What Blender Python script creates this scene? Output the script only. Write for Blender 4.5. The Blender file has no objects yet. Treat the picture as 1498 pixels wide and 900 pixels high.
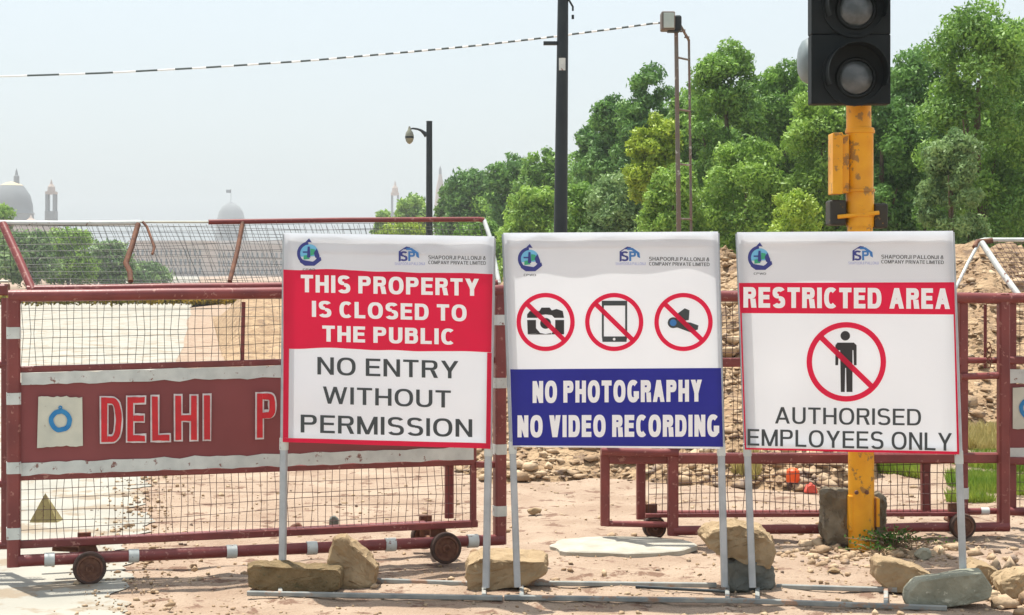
import bpy, bmesh, math, random
import numpy as np
from mathutils import Vector, noise
R = math.radians
sc = bpy.context.scene
col = sc.collection
# ------------------------------------------------------------------ camera, world, sun
F = 2400.0          # focal length in pixels of a 1498 px wide picture
CX, HY, EYE = 749.0, 400.0, 1.6
cam = bpy.data.cameras.new('camera'); camo = bpy.data.objects.new('camera', cam); col.objects.link(camo)
cam.sensor_width = 36; cam.lens = 36 * F / 1498.0
cam.shift_y = -50 / 1498.0
cam.clip_start = 0.1; cam.clip_end = 9000
camo.location = (0, 0, EYE); camo.rotation_euler = (R(90), 0, 0)
sc.camera = camo
sc.render.resolution_x = 1024; sc.render.resolution_y = 615
SUN_EL = 75.0
SUN_DIR = Vector((-0.6, 0.8, 0)).normalized() * math.cos(R(SUN_EL)) + Vector((0, 0, math.sin(R(SUN_EL))))
w = bpy.data.worlds.new('World'); sc.world = w; w.use_nodes = True
wn = w.node_tree; bg = wn.nodes['Background']
sky = wn.nodes.new('ShaderNodeTexSky'); sky.sky_type = 'NISHITA'; sky.sun_disc = False
sky.sun_elevation = R(SUN_EL); sky.sun_rotation = math.atan2(SUN_DIR.x, SUN_DIR.y)
sky.dust_density = 3.0; sky.air_density = 1.3; sky.ozone_density = 1.0
hs = wn.nodes.new('ShaderNodeHueSaturation'); hs.inputs['Saturation'].default_value = 0.5; hs.inputs['Value'].default_value = .68
wn.links.new(sky.outputs[0], hs.inputs['Color']); veil = wn.nodes.new('ShaderNodeMix'); veil.data_type = 'RGBA'; veil.inputs[0].default_value = .62; veil.inputs[7].default_value = (1.66, 1.92, 2.08, 1)   # even summer haze over the sky
wn.links.new(hs.outputs[0], veil.inputs[6]); wn.links.new(veil.outputs[2], bg.inputs[0])
bg.inputs[1].default_value = 0.15
sl = bpy.data.lights.new('sun', 'SUN'); so = bpy.data.objects.new('sun', sl); col.objects.link(so)
sl.energy = 2.75; sl.angle = R(0.6); sl.color = (1.0, 0.95, 0.86)
so.rotation_euler = (-SUN_DIR).to_track_quat('-Z', 'Y').to_euler(); so.location = (-5, 5, 30)
sc.view_settings.view_transform = 'Standard'; sc.view_settings.look = 'None'
sc.view_settings.exposure = 1.36; sc.view_settings.gamma = 1.0
sc.render.filter_size = 2.0

# ------------------------------------------------------------------ helpers
def P(px, py, d):
    return Vector(((px - CX) * d / F, d, EYE - (py - HY) * d / F))
def G(px, py):                       # ground point under a pixel
    d = EYE * F / (py - HY); return Vector(((px - CX) * d / F, d, 0))
class Plane:                         # a vertical plane given by the distances of two picture columns
    def __init__(s, x0, d0, x1, d1):
        s.a = (x0, 1 / d0); s.b = (x1, 1 / d1)
        p0, p1 = P(x0, HY, d0), P(x1, HY, d1)
        u = (p1 - p0).normalized(); s.u = u; s.n = Vector((u.y, -u.x, 0))
    def d(s, px):
        t = (px - s.a[0]) / (s.b[0] - s.a[0]); return 1 / (s.a[1] + t * (s.b[1] - s.a[1]))
    def p(s, px, py, off=0.0):
        return P(px, py, s.d(px)) + s.n * off
def tag(o, label=None, cat=None, group=None, kind=None):
    if label: o['label'] = label
    if cat: o['category'] = cat
    if group: o['group'] = group
    if kind: o['kind'] = kind
    return o
def thing(name, label, cat, loc, group=None):
    o = bpy.data.objects.new(name, None); col.objects.link(o); o.location = loc
    o.empty_display_size = 0.1
    return tag(o, label, cat, group)
def world_loc(o):
    v = Vector((0, 0, 0))
    while o is not None: v += Vector(o.location); o = o.parent
    return v
class MB:
    def __init__(s): s.v = []; s.f = []; s.m = []; s.mi = 0
    def add(s, vs, fs):
        b = len(s.v); s.v += [tuple(v) for v in vs]
        s.f += [tuple(b + i for i in f) for f in fs]; s.m += [s.mi] * len(fs); return s
    def tube(s, p0, p1, r, n=10, r1=None, caps=True):
        p0, p1 = Vector(p0), Vector(p1); r1 = r if r1 is None else r1
        a = (p1 - p0).normalized(); up = Vector((0, 0, 1)) if abs(a.z) < .9 else Vector((1, 0, 0))
        x = a.cross(up).normalized(); y = a.cross(x)
        vs = []; ph = math.pi / n if n == 4 else 0
        for p, rr in ((p0, r), (p1, r1)):
            for k in range(n):
                t = 2 * math.pi * k / n + ph; vs.append(p + (x * math.cos(t) + y * math.sin(t)) * rr)
        fs = [(k, (k + 1) % n, n + (k + 1) % n, n + k) for k in range(n)]
        if caps: fs += [tuple(range(n))[::-1], tuple(range(n, 2 * n))]
        return s.add(vs, fs)
    def path(s, pts, r, n=10, caps=True):
        pts = [Vector(p) for p in pts]; vs = []; m = len(pts)
        rs = r if isinstance(r, (list, tuple)) else [r] * m
        px = None
        for i, p in enumerate(pts):
            a = (pts[min(i + 1, m - 1)] - pts[max(i - 1, 0)]).normalized()
            if px is None:
                up = Vector((0, 0, 1)) if abs(a.z) < .9 else Vector((1, 0, 0)); x = a.cross(up).normalized()
            else: x = (px - a * px.dot(a)).normalized()
            px = x; y = a.cross(x)
            for k in range(n):
                t = 2 * math.pi * k / n; vs.append(p + (x * math.cos(t) + y * math.sin(t)) * rs[i])
        fs = [(i * n + k, i * n + (k + 1) % n, (i + 1) * n + (k + 1) % n, (i + 1) * n + k) for i in range(m - 1) for k in range(n)]
        if caps: fs += [tuple(range(n))[::-1], tuple(range((m - 1) * n, m * n))]
        return s.add(vs, fs)
    def beam(s, p0, p1, wu, wn_, nrm, bev=0.0):     # rectangular beam, wn_ wide along nrm, wu across
        p0, p1 = Vector(p0), Vector(p1); a = (p1 - p0).normalized(); nn = Vector(nrm).normalized()
        u = a.cross(nn).normalized(); h, k = wu / 2, wn_ / 2; b = min(h, k) * .3
        prof = [(h - b, k), (h, k - b), (h, -k + b), (h - b, -k), (-h + b, -k), (-h, -k + b), (-h, k - b), (-h + b, k)]
        vs = [p + u * i + nn * j for p in (p0, p1) for i, j in prof]; n = 8
        fs = [(q, (q + 1) % n, n + (q + 1) % n, n + q) for q in range(n)] + [tuple(range(n))[::-1], tuple(range(n, 2 * n))]
        return s.add(vs, fs)
    def box(s, lo, hi, bev=0.0):
        x0, y0, z0 = lo; x1, y1, z1 = hi
        if bev <= 0:
            vs = [(x, y, z) for z in (z0, z1) for y in (y0, y1) for x in (x0, x1)]
            fs = [(0, 2, 3, 1), (4, 5, 7, 6), (0, 1, 5, 4), (2, 6, 7, 3), (0, 4, 6, 2), (1, 3, 7, 5)]
            return s.add(vs, fs)
        bm = bmesh.new(); r = bmesh.ops.create_cube(bm, size=1)
        for v in bm.verts: v.co = Vector(((x0 + x1) / 2 + v.co.x * (x1 - x0), (y0 + y1) / 2 + v.co.y * (y1 - y0), (z0 + z1) / 2 + v.co.z * (z1 - z0)))
        bmesh.ops.bevel(bm, geom=bm.edges[:], offset=bev, segments=2, affect='EDGES', profile=.5)
        bm.verts.index_update()
        s.add([v.co.copy() for v in bm.verts], [[v.index for v in f.verts] for f in bm.faces]); bm.free(); return s
    def lathe(s, c, prof, n=24, axis='Z', ang=(0, 360)):
        c = Vector(c); vs = []; full = ang[1] - ang[0] >= 360; m = n if full else n + 1
        for (r, h) in prof:
            for k in range(m):
                t = R(ang[0] + (ang[1] - ang[0]) * k / n); a, b = r * math.cos(t), r * math.sin(t)
                vs.append(c + (Vector((a, b, h)) if axis == 'Z' else Vector((a, h, b)) if axis == 'Y' else Vector((h, a, b))))
        fs = [(i * m + k, i * m + (k + 1) % m, (i + 1) * m + (k + 1) % m, (i + 1) * m + k) for i in range(len(prof) - 1) for k in range(n)]
        return s.add(vs, fs)
    def build(s, name, mats, parent=None, smooth=False, label=None, kind=None, loc=None):
        base = world_loc(parent) if parent else (Vector(loc) if loc else Vector((0, 0, 0)))
        me = bpy.data.meshes.new(name)
        me.from_pydata([(v[0] - base.x, v[1] - base.y, v[2] - base.z) for v in s.v], [], s.f)
        for m in (mats if isinstance(mats, (list, tuple)) else [mats]): me.materials.append(m)
        if any(s.m): me.polygons.foreach_set('material_index', s.m)
        me.update()
        if smooth:
            me.polygons.foreach_set('use_smooth', [True] * len(me.polygons))
            try: me.set_sharp_from_angle(angle=R(40))
            except Exception: pass
        o = bpy.data.objects.new(name, me); col.objects.link(o)
        if parent: o.parent = parent
        elif loc: o.location = base
        if label: o['label'] = label
        if kind: o['kind'] = kind
        return o

# ------------------------------------------------------------------ materials
def mat(name, c1, c2=None, scale=5.0, rough=.7, metal=0.0, bump=0.0, bscale=None, spec=.4, trans=0.0, c3=None, th=.62, coord='Object', detail=6, rr=.0, ramp=(.35, .65), dist=.02, c3scale=None, coat=0):
    m = bpy.data.materials.new(name); m.use_nodes = True; t = m.node_tree; n = t.nodes; b = n['Principled BSDF']
    b.inputs['Roughness'].default_value = rough; b.inputs['Metallic'].default_value = metal
    b.inputs['Specular IOR Level'].default_value = spec
    tc = n.new('ShaderNodeNewGeometry'); out = n['Material Output']
    src = tc.outputs['Position']
    colr = None
    if c2 is None: b.inputs['Base Color'].default_value = (*c1, 1)
    else:
        no = n.new('ShaderNodeTexNoise'); no.inputs['Scale'].default_value = scale; no.inputs['Detail'].default_value = detail
        t.links.new(src, no.inputs['Vector'])
        cr = n.new('ShaderNodeValToRGB'); cr.color_ramp.elements[0].position = ramp[0]; cr.color_ramp.elements[1].position = ramp[1]
        cr.color_ramp.elements[0].color = (*c1, 1); cr.color_ramp.elements[1].color = (*c2, 1)
        t.links.new(no.outputs['Fac'], cr.inputs[0]); colr = cr.outputs[0]
        if c3 is not None:
            n3 = n.new('ShaderNodeTexNoise'); n3.inputs['Scale'].default_value = c3scale or scale * 3.1; n3.inputs['Detail'].default_value = 8; n3.inputs['Roughness'].default_value = .65
            t.links.new(src, n3.inputs['Vector'])
            r3 = n.new('ShaderNodeValToRGB'); r3.color_ramp.elements[0].position = th; r3.color_ramp.elements[1].position = min(th + .05, 1)
            t.links.new(n3.outputs['Fac'], r3.inputs[0])
            mx = n.new('ShaderNodeMix'); mx.data_type = 'RGBA'; t.links.new(r3.outputs[0], mx.inputs[0]); t.links.new(colr, mx.inputs[6]); mx.inputs[7].default_value = (*c3, 1)
            colr = mx.outputs[2]
        t.links.new(colr, b.inputs['Base Color'])
        if rr: 
            mr = n.new('ShaderNodeMapRange'); mr.inputs[3].default_value = rough - rr; mr.inputs[4].default_value = rough + rr
            t.links.new(no.outputs['Fac'], mr.inputs[0]); t.links.new(mr.outputs[0], b.inputs['Roughness'])
    if bump:
        nb = n.new('ShaderNodeTexNoise'); nb.inputs['Scale'].default_value = bscale or scale * 4; nb.inputs['Detail'].default_value = 8
        t.links.new(src, nb.inputs['Vector'])
        bp = n.new('ShaderNodeBump'); bp.inputs['Strength'].default_value = bump; bp.inputs['Distance'].default_value = dist
        t.links.new(nb.outputs['Fac'], bp.inputs['Height']); t.links.new(bp.outputs[0], b.inputs['Normal'])
    if coat: b.inputs['Coat Weight'].default_value = coat
    if trans:
        tr = n.new('ShaderNodeBsdfTranslucent'); ms = n.new('ShaderNodeMixShader'); ms.inputs[0].default_value = trans
        if colr is not None: t.links.new(colr, tr.inputs[0])
        else: tr.inputs[0].default_value = (*c1, 1)
        t.links.new(b.outputs[0], ms.inputs[1]); t.links.new(tr.outputs[0], ms.inputs[2]); t.links.new(ms.outputs[0], out.inputs[0])
    return m
RED = (.225, .054, .05); RED2 = (.165, .038, .037); RUST = (.16, .075, .045)
M = dict(
    red=mat('maroon_paint', RED, RED2, 7, .38, bump=.15, bscale=60, c3=(.36, .17, .14), th=.60, rr=.12, c3scale=28, dist=.004),
    sheet=mat('maroon_sheet', (.23, .055, .057), (.195, .046, .048), 3, .5, bump=.08, bscale=25, c3=(.33, .12, .11), th=.68, rr=.1, c3scale=20, dist=.004),
    white=mat('worn_white_paint', (.62, .65, .62), (.5, .53, .51), 12, .55, bump=.15, bscale=50, c3=(.22, .11, .09), th=.60, c3scale=26, dist=.004),
    offwhite=mat('aged_cream_paint', (.62, .62, .52), (.52, .53, .45), 9, .6, c3=(.35, .3, .24), th=.66, c3scale=30),
    rust=mat('rusty_iron', (.11, .05, .035), (.2, .09, .05), 30, .8, bump=.4, bscale=90, dist=.004),
    wire=mat('dark_wire', (.06, .03, .028), (.10, .055, .05), 15, .6, metal=.2),
    wireg=mat('grey_wire', (.05, .055, .055), (.09, .09, .085), 15, .5, metal=.4),
    tyre=mat('worn_rubber', (.045, .028, .022), (.085, .05, .038), 25, .85, bump=.4, bscale=80, dist=.004),
    hub=mat('rusty_wheel_hub', (.10, .045, .03), (.17, .08, .05), 40, .8, bump=.4, bscale=90, dist=.004),
    letred=mat('letter_red_paint', (.62, .02, .03), (.5, .02, .03), 20, .45, c3=(.3, .05, .05), th=.68, c3scale=50),
    letwhite=mat('letter_white_paint', (.75, .72, .72), (.6, .55, .55), 20, .5, c3=(.3, .1, .1), th=.64, c3scale=50),
    blue=mat('plate_blue_paint', (.015, .18, .45), (.03, .24, .5), 30, .5),
    alu=mat('galvanised_tube', (.36, .40, .43), (.47, .51, .54), 12, .45, metal=.4, rr=.12),
    dustalu=mat('dusty_ground_tube', (.20, .22, .22), (.33, .33, .30), 9, .7, c3=(.31, .2, .14), th=.55, c3scale=8),
    flex=mat('white_flex_print', (.87, .895, .93), (.83, .855, .895), 2.2, .42, bump=.2, bscale=7, dist=.01, trans=.58, spec=.35),
    fred=mat('red_print', (.84, .014, .075), (.80, .016, .07), 4, .4, trans=.4),
    fblue=mat('navy_print', (.022, .026, .29), (.026, .03, .32), 4, .4, trans=.3),
    fgrey=mat('charcoal_print', (.055, .065, .07), None, 4, .5),
    fblack=mat('black_print', (.035, .033, .035), None, 4, .5),
    fwhite=mat('white_print', (.95, .95, .96), None, 4, .45, trans=.02),
    fnavy=mat('navy_logo_ink', (.04, .05, .24), None, 4, .5), fcyan=mat('cyan_logo_ink', (.17, .5, .75), None, 4, .5),
    fgreen=mat('green_logo_ink', (.05, .38, .2), None, 4, .5), fmid=mat('mid_blue_logo_ink', (.05, .2, .5), None, 4, .5),
    flilac=mat('lilac_logo_ink', (.42, .45, .7), None, 4, .5),
    yellow=mat('amber_pole_paint', (.82, .38, .012), (.70, .29, .010), 6, .45, bump=.15, bscale=30, c3=(.34, .17, .04), th=.57, c3scale=14, rr=.1, dist=.005),
    black=mat('black_signal_plastic', (.009, .013, .014), (.016, .020, .021), 6, .65, spec=.2, rr=.1),
    lens=mat('dusty_lamp_lens', (.05, .06, .062), (.13, .145, .15), 12, .25, ramp=(.4, .7), spec=.6),
    ivisor=mat('faded_grey_visor', (.16, .2, .21), (.22, .26, .27), 6, .5),
    pole=mat('dark_pole_paint', (.014, .022, .027), (.025, .034, .037), 4, .55, rr=.1),
    mast=mat('rusty_mast_steel', (.15, .14, .125), (.18, .125, .10), 3, .7, c3=(.45, .45, .42), th=.6),
    glass=mat('floodlight_glass', (.35, .42, .38), (.45, .5, .46), 5, .15, spec=.8),
    lampg=mat('lamp_globe_glass', (.28, .28, .2), (.12, .13, .11), 3, .25, spec=.7),
    rocktan=mat('tan_sandstone', (.27, .19, .105), (.38, .28, .165), 9, .9, bump=.6, bscale=35, c3=(.3, .22, .14), th=.62, c3scale=22),
    rockgrey=mat('grey_green_stone', (.22, .22, .165), (.32, .315, .24), 9, .9, bump=.5, bscale=40, c3=(.5, .48, .38), th=.62, c3scale=20),
    rockbrown=mat('brown_mossy_slab', (.15, .105, .05), (.23, .165, .085), 14, .95, bump=.8, bscale=60, c3=(.12, .1, .05), th=.6, c3scale=30),
    rockdark=mat('dark_stone', (.10, .11, .10), (.17, .17, .145), 9, .9, bump=.5, bscale=40),
    concrete=mat('weathered_concrete', (.12, .10, .07), (.22, .185, .13), 11, .95, bump=.8, bscale=40, c3=(.1, .08, .06), th=.58, c3scale=25),
    cover=mat('pale_cement_cover', (.34, .32, .26), (.43, .41, .35), 8, .85, bump=.4, bscale=25, c3=(.35, .33, .28), th=.62, c3scale=12),
    ground=mat('pinkish_sandy_soil', (.30, .212, .15), (.385, .293, .217), 2.2, .95, bump=.7, bscale=45, c3=(.19, .115, .078), th=.56, c3scale=6, dist=.03),
    road=mat('pale_concrete_paving', (.30, .29, .25), (.37, .355, .305), 1.5, .9, bump=.2, bscale=30, c3=(.27, .22, .16), th=.52, c3scale=1.9),
    mound=mat('excavated_soil', (.27, .175, .10), (.42, .295, .175), 3.5, .95, bump=1.0, bscale=14, c3=(.22, .15, .10), th=.57, c3scale=6, dist=.08),
    stones=mat('rubble_stone', (.30, .20, .12), (.54, .41, .27), 5, .95, bump=.5, bscale=30, c3=(.25, .19, .15), th=.56, c3scale=4),
    grass=mat('fresh_grass', (.16, .28, .03), (.34, .42, .07), 2, .7, trans=.35),
    drygrass=mat('dry_yellow_grass', (.42, .36, .12), (.52, .45, .2), 3, .8, trans=.3),
    bark=mat('tree_bark', (.10, .075, .05), (.16, .12, .08), 6, .9, bump=.6, bscale=20),
    stonep=mat('pink_cream_sandstone', (.50, .40, .33), (.42, .34, .29), .05, .9),
    dome=mat('grey_dome_stone', (.19, .205, .215), (.23, .245, .25), .08, .9),
    domegold=mat('cream_dome_stone', (.55, .45, .3), None, .08, .9),
    window=mat('dark_window', (.07, .08, .09), None, 1, .4),
    flower=mat('marigold_hedge', (.5, .33, .03), (.2, .22, .04), .6, .8, trans=.2),
    orange=mat('orange_plastic', (.85, .12, .02), (.75, .09, .02), 20, .5), pinkc=mat('faded_red_cloth', (.7, .12, .08), (.6, .08, .06), 20, .8),
    olive=mat('olive_card', (.33, .28, .12), (.25, .2, .09), 20, .8, c3=(.15, .05, .04), th=.6), cabdark=mat('cable_black', (.06, .08, .08), None, 1, .6),
    cabwhite=mat('cable_pale_dash', (.8, .82, .83), None, 1, .6), twig=mat('dry_twig', (.22, .15, .09), None, 1, .9),
    brack=mat('yellow_stained_bracket', (.03, .03, .028), (.04, .035, .02), 5, .6, c3=(.4, .2, .02), th=.6, c3scale=30),
)
def leafmat(name, dark, light):
    m = bpy.data.materials.new(name); m.use_nodes = True; t = m.node_tree; n = t.nodes; b = n['Principled BSDF']; out = n['Material Output']
    at = n.new('ShaderNodeAttribute'); at.attribute_name = 'tint'
    cr = n.new('ShaderNodeValToRGB'); cr.color_ramp.elements[0].color = (*dark, 1); cr.color_ramp.elements[1].color = (*light, 1)
    t.links.new(at.outputs['Fac'], cr.inputs[0]); t.links.new(cr.outputs[0], b.inputs['Base Color'])
    b.inputs['Roughness'].default_value = .5; b.inputs['Specular IOR Level'].default_value = .35
    tr = n.new('ShaderNodeBsdfTranslucent'); t.links.new(cr.outputs[0], tr.inputs[0])
    ms = n.new('ShaderNodeMixShader'); ms.inputs[0].default_value = .35
    t.links.new(b.outputs[0], ms.inputs[1]); t.links.new(tr.outputs[0], ms.inputs[2]); t.links.new(ms.outputs[0], out.inputs[0])
    return m
LM = dict(
    dark=leafmat('deep_green_leaves', (.055, .145, .04), (.20, .38, .085)),
    mid=leafmat('mid_green_leaves', (.075, .18, .035), (.29, .49, .085)),
    light=leafmat('fresh_green_leaves', (.11, .23, .035), (.37, .56, .10)),
    yellow=leafmat('yellow_green_leaves', (.17, .28, .03), (.46, .58, .06)),
    lime=leafmat('lime_green_leaves', (.19, .32, .035), (.46, .6, .08)),
    silver=leafmat('grey_green_leaves', (.08, .17, .06), (.30, .44, .16)),
)
def np_mesh(name, V, Fc, mats, parent=None, tint=None, kind=None, k=4, loc=None):
    me = bpy.data.meshes.new(name); nv, nf = len(V), len(Fc)
    base = world_loc(parent) if parent else Vector(loc or (0, 0, 0))
    V = V - np.array(base[:])
    me.vertices.add(nv); me.vertices.foreach_set('co', V.astype(np.float32).ravel())
    me.loops.add(nf * k); me.loops.foreach_set('vertex_index', Fc.astype(np.int32).ravel())
    me.polygons.add(nf); me.polygons.foreach_set('loop_start', np.arange(0, nf * k, k, dtype=np.int32))
    me.polygons.foreach_set('loop_total', np.full(nf, k, dtype=np.int32))
    for m in (mats if isinstance(mats, (list, tuple)) else [mats]): me.materials.append(m)
    me.update(calc_edges=True)
    if tint is not None:
        a = me.attributes.new('tint', 'FLOAT', 'FACE'); a.data.foreach_set('value', tint.astype(np.float32))
    o = bpy.data.objects.new(name, me); col.objects.link(o)
    if parent: o.parent = parent
    elif loc: o.location = base
    if kind: o['kind'] = kind
    return o

# ------------------------------------------------------------------ ground, road, mound
def road_edge(d): return -1.88 - .19 * (d - 7.8)
def mound_h(x, d):
    px = CX + x * F / d
    xs = [600, 720, 900, 1000, 1200, 1275, 1330, 1800, 2200]; fs = [14.2, 12.6, 12.8, 12.4, 12.0, 12.6, 17.2, 18, 19]
    f = float(np.interp(px, xs, fs)); s = (d - f) / 5.2
    side = min(1, max(0, (px - 560) / 200)) * min(1, max(0, (2600 - px) / 300))
    if s <= 0 or side <= 0: return 0.0
    s2 = s if s < 1 else max(0.0, 1 - (s - 1) * .45)
    top = 1.6 + (HY - float(np.interp(px, [600, 730, 1060, 1390, 1440, 1600], [400, 392, 384, 372, 366, 380]))) * d / F
    h = top * (1 - (1 - min(s2, 1)) ** 1.6) * side
    k = min(1, s * 3)
    h += k * side * (.22 * noise.noise(Vector((x * .7, d * .7, 3))) + .16 * noise.noise(Vector((x * 2.1, d * 2.1, 7))) + .09 * noise.noise(Vector((x * 5.5, d * 5.5, 1))) + .05 * noise.noise(Vector((x * 12, d * 12, 5))))
    return max(h, 0)
def gh(x, d):
    e = x - road_edge(d); k = min(1, max(0, (e - .05) / .4))
    if d > 40: return 0.0
    rut = sum(a_ * math.exp(-((d - c_ - .16 * noise.noise(Vector((x * .5, c_, 0))) - .06 * x * sl_) / .045) ** 2) for c_, a_, sl_ in ((8.75, .016, .5), (8.93, .012, .5), (9.3, .016, .8), (9.9, .014, -.4), (7.75, .012, .6), (7.95, .010, .6)))
    return k * 1.5 * (-rut * (.6 + noise.noise(Vector((x * 2, d, 6)))) + .010 * noise.noise(Vector((x * 1.3, d * 1.3, 0))) + .012 * noise.noise(Vector((x * 4.1, d * 4.1, 9))) + .006 * noise.noise(Vector((x * 13, d * 13, 4))) - .004)
ds = [-1600, -600, -100, -10, 0, 3, 5] + [6 + .05 * i for i in range(180)] + [15 + .25 * i for i in range(100)] + [45, 60, 100, 200, 400, 800, 1600]
us = [-1600, -800, -200, -50, -15] + [-6 + 12 * i / 230 for i in range(231)] + [15, 50, 200, 800, 1600]
vs = [(u * (1 if abs(u) > 6 else max(1, min(d, 45) / 14)), d, gh(u * (1 if abs(u) > 6 else max(1, min(d, 45) / 14)), d)) for d in ds for u in us]
# keep the outer columns outside the stretched ones
vs = [(x if abs(x) < 21 or abs(x) >= 50 else math.copysign(30, x), y, z) for x, y, z in vs]
nu = len(us)
g = MB(); g.v = vs
g.f = [(j * nu + i, j * nu + i + 1, (j + 1) * nu + i + 1, (j + 1) * nu + i) for j in range(len(ds) - 1) for i in range(nu - 1)]; g.m = [0] * len(g.f)
go = g.build('ground', M['ground'], smooth=True); tag(go, kind='structure')
rd = MB(); random.seed(3)
dd = [1 + .05 * i for i in range(300)] + [16 + 4 * i for i in range(20)] + [100 + 60 * i for i in range(16)]
L = []; Rr = []
for d in dd:
    e = road_edge(d) + .22 * noise.noise(Vector((d * 1.1, 0, 0))) + .12 * noise.noise(Vector((d * 4, 2, 0))) + .07 * noise.noise(Vector((d * 11, 2, 0)))
    L.append((road_edge(d) - 16, d, .006)); Rr.append((e, d, .006))
n_ = len(dd); rd.v = L + Rr; rd.f = [(i, n_ + i, n_ + i + 1, i + 1) for i in range(n_ - 1)]; rd.m = [0] * len(rd.f)
tag(rd.build('road', M['road']), kind='structure')
# spoil heap
mm = MB(); MX, MD = 330, 130
x0, x1, d0, d1 = -2.5, 22.0, 11.5, 34.0
rows = [d0 + (d1 - d0) * (j / MD) ** 1.5 for j in range(MD + 1)]
for d in rows:
    for i in range(MX + 1):
        x = x0 + (x1 - x0) * (i / MX) ** 1.15
        h = mound_h(x, d); mm.v.append((x, d, h - .03 if h < .02 else h))
mm.f = [(j * (MX + 1) + i, j * (MX + 1) + i + 1, (j + 1) * (MX + 1) + i + 1, (j + 1) * (MX + 1) + i) for j in range(MD) for i in range(MX)]; mm.m = [0] * len(mm.f)
tag(mm.build('earth_mound', M['mound']), kind='structure')
bk = MB(); BN, BD = 150, 60
for j in range(BD + 1):
    d = 28.5 + 32 * (j / BD) ** 1.2; xa = road_edge(d) + .8; xb = (690 - CX) * d / F
    for i in range(BN + 1):
        u = i / BN; x = xa + (xb - xa) * u; e = min(1, u * 9, (1 - u) * 9); q = min(1, (d - 28.5) / 9)
        h = e * q * (.78 + .012 * (d - 38)) * min(1, (61 - d) / 10) + e * min(1, q * 4) * (.18 * noise.noise(Vector((x * .5, d * .4, 3))) + .12 * noise.noise(Vector((x * 1.7, d * 1.2, 7))) + .06 * noise.noise(Vector((x * 5, d * 3, 7))))
        bk.v.append((x, d, max(h, 0) if e * q > .02 else -.03))
bk.f = [(j * (BN + 1) + i, j * (BN + 1) + i + 1, (j + 1) * (BN + 1) + i + 1, (j + 1) * (BN + 1) + i) for j in range(BD) for i in range(BN)]; bk.m = [0] * len(bk.f)
tag(bk.build('earth_bank', M['mound']), kind='structure')
# stones (uncountable rubble)
def stones(name, pts, sizes, m, seed, flat=.7):
    rng = np.random.default_rng(seed); n = len(pts)
    bm = bmesh.new(); bmesh.ops.create_icosphere(bm, subdivisions=1, radius=1); bm.verts.index_update()
    bv = np.array([v.co[:] for v in bm.verts]); bf = np.array([[v.index for v in f.verts] for f in bm.faces]); bm.free()
    V = np.repeat(bv[None], n, 0) * rng.uniform(.42, 1.35, (n, len(bv), 1))
    sc_ = rng.uniform(.6, 1.3, (n, 1, 3)); sc_[:, :, 2] *= flat; V *= sc_
    a = rng.uniform(0, 6.28, n); c, s = np.cos(a)[:, None], np.sin(a)[:, None]
    X = V[:, :, 0] * c - V[:, :, 1] * s; Y = V[:, :, 0] * s + V[:, :, 1] * c; V[:, :, 0] = X; V[:, :, 1] = Y
    V = V * np.array(sizes)[:, None, None] + np.array(pts)[:, None, :]
    Fc = (bf[None] + (np.arange(n) * len(bv))[:, None, None]).reshape(-1, 3)
    o = np_mesh(name, V.reshape(-1, 3), Fc, m, k=3); return o
rng = random.Random(11)
pts, sz = [], []
while len(pts) < 13000:
    d = 11.9 + 9.5 * rng.random() ** 1.3; px = rng.uniform(640, 1620); x = (px - CX) * d / F; h = mound_h(x, d)
    if h <= .01: continue
    s = min(.14, .012 + .018 * rng.expovariate(1)); pts.append((x, d, h + s * .1)); sz.append(s)
o = stones('mound_rubble', pts, sz, M['stones'], 1, .5); tag(o, 'loose stones and broken clods strewn over the soil heap behind the barricades', 'rubble', kind='stuff')
pts, sz = [], []
while len(pts) < 4200:
    y = rng.uniform(700, 960); px = rng.uniform(-60, 1560); p = G(px, y)
    if rng.random() < (.6 if px < 1100 else .1): 
        if noise.noise(Vector((p.x * 1.2, p.y * 1.2, 8))) < .08: continue
    if p.x < road_edge(p.y) + .05 and rng.random() < .9: continue
    s = min(.035, .003 + .0045 * rng.expovariate(1)); pts.append((p.x, p.y, gh(p.x, p.y) + s * .2)); sz.append(s)
for k in range(900):     # grit and broken crumbs along the paving edge
    d = rng.uniform(7.4, 15); x = road_edge(d) + rng.gauss(.0, .16); s = min(.03, .003 + .005 * rng.expovariate(1)); pts.append((x, d, .008 + s * .2)); sz.append(s)
for k in range(420):     # debris round the foot of the signal pole and under its stones
    px = rng.gauss(1270, 85); y = rng.gauss(806, 13)
    if y < 772: continue
    p = G(px, y); s = min(.07, .008 + .012 * rng.expovariate(1)); pts.append((p.x, p.y, gh(p.x, p.y) + s * .2)); sz.append(s)
for k in range(160):
    px = rng.gauss(1480, 30); y = rng.gauss(862, 16); p = G(px, y); s = min(.06, .008 + .015 * rng.expovariate(1)); pts.append((p.x, p.y, s * .2)); sz.append(s)
o = stones('ground_gravel', pts, sz, M['stones'], 2); tag(o, 'small pebbles and chips scattered over the sandy ground in front', 'gravel', kind='stuff')
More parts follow.
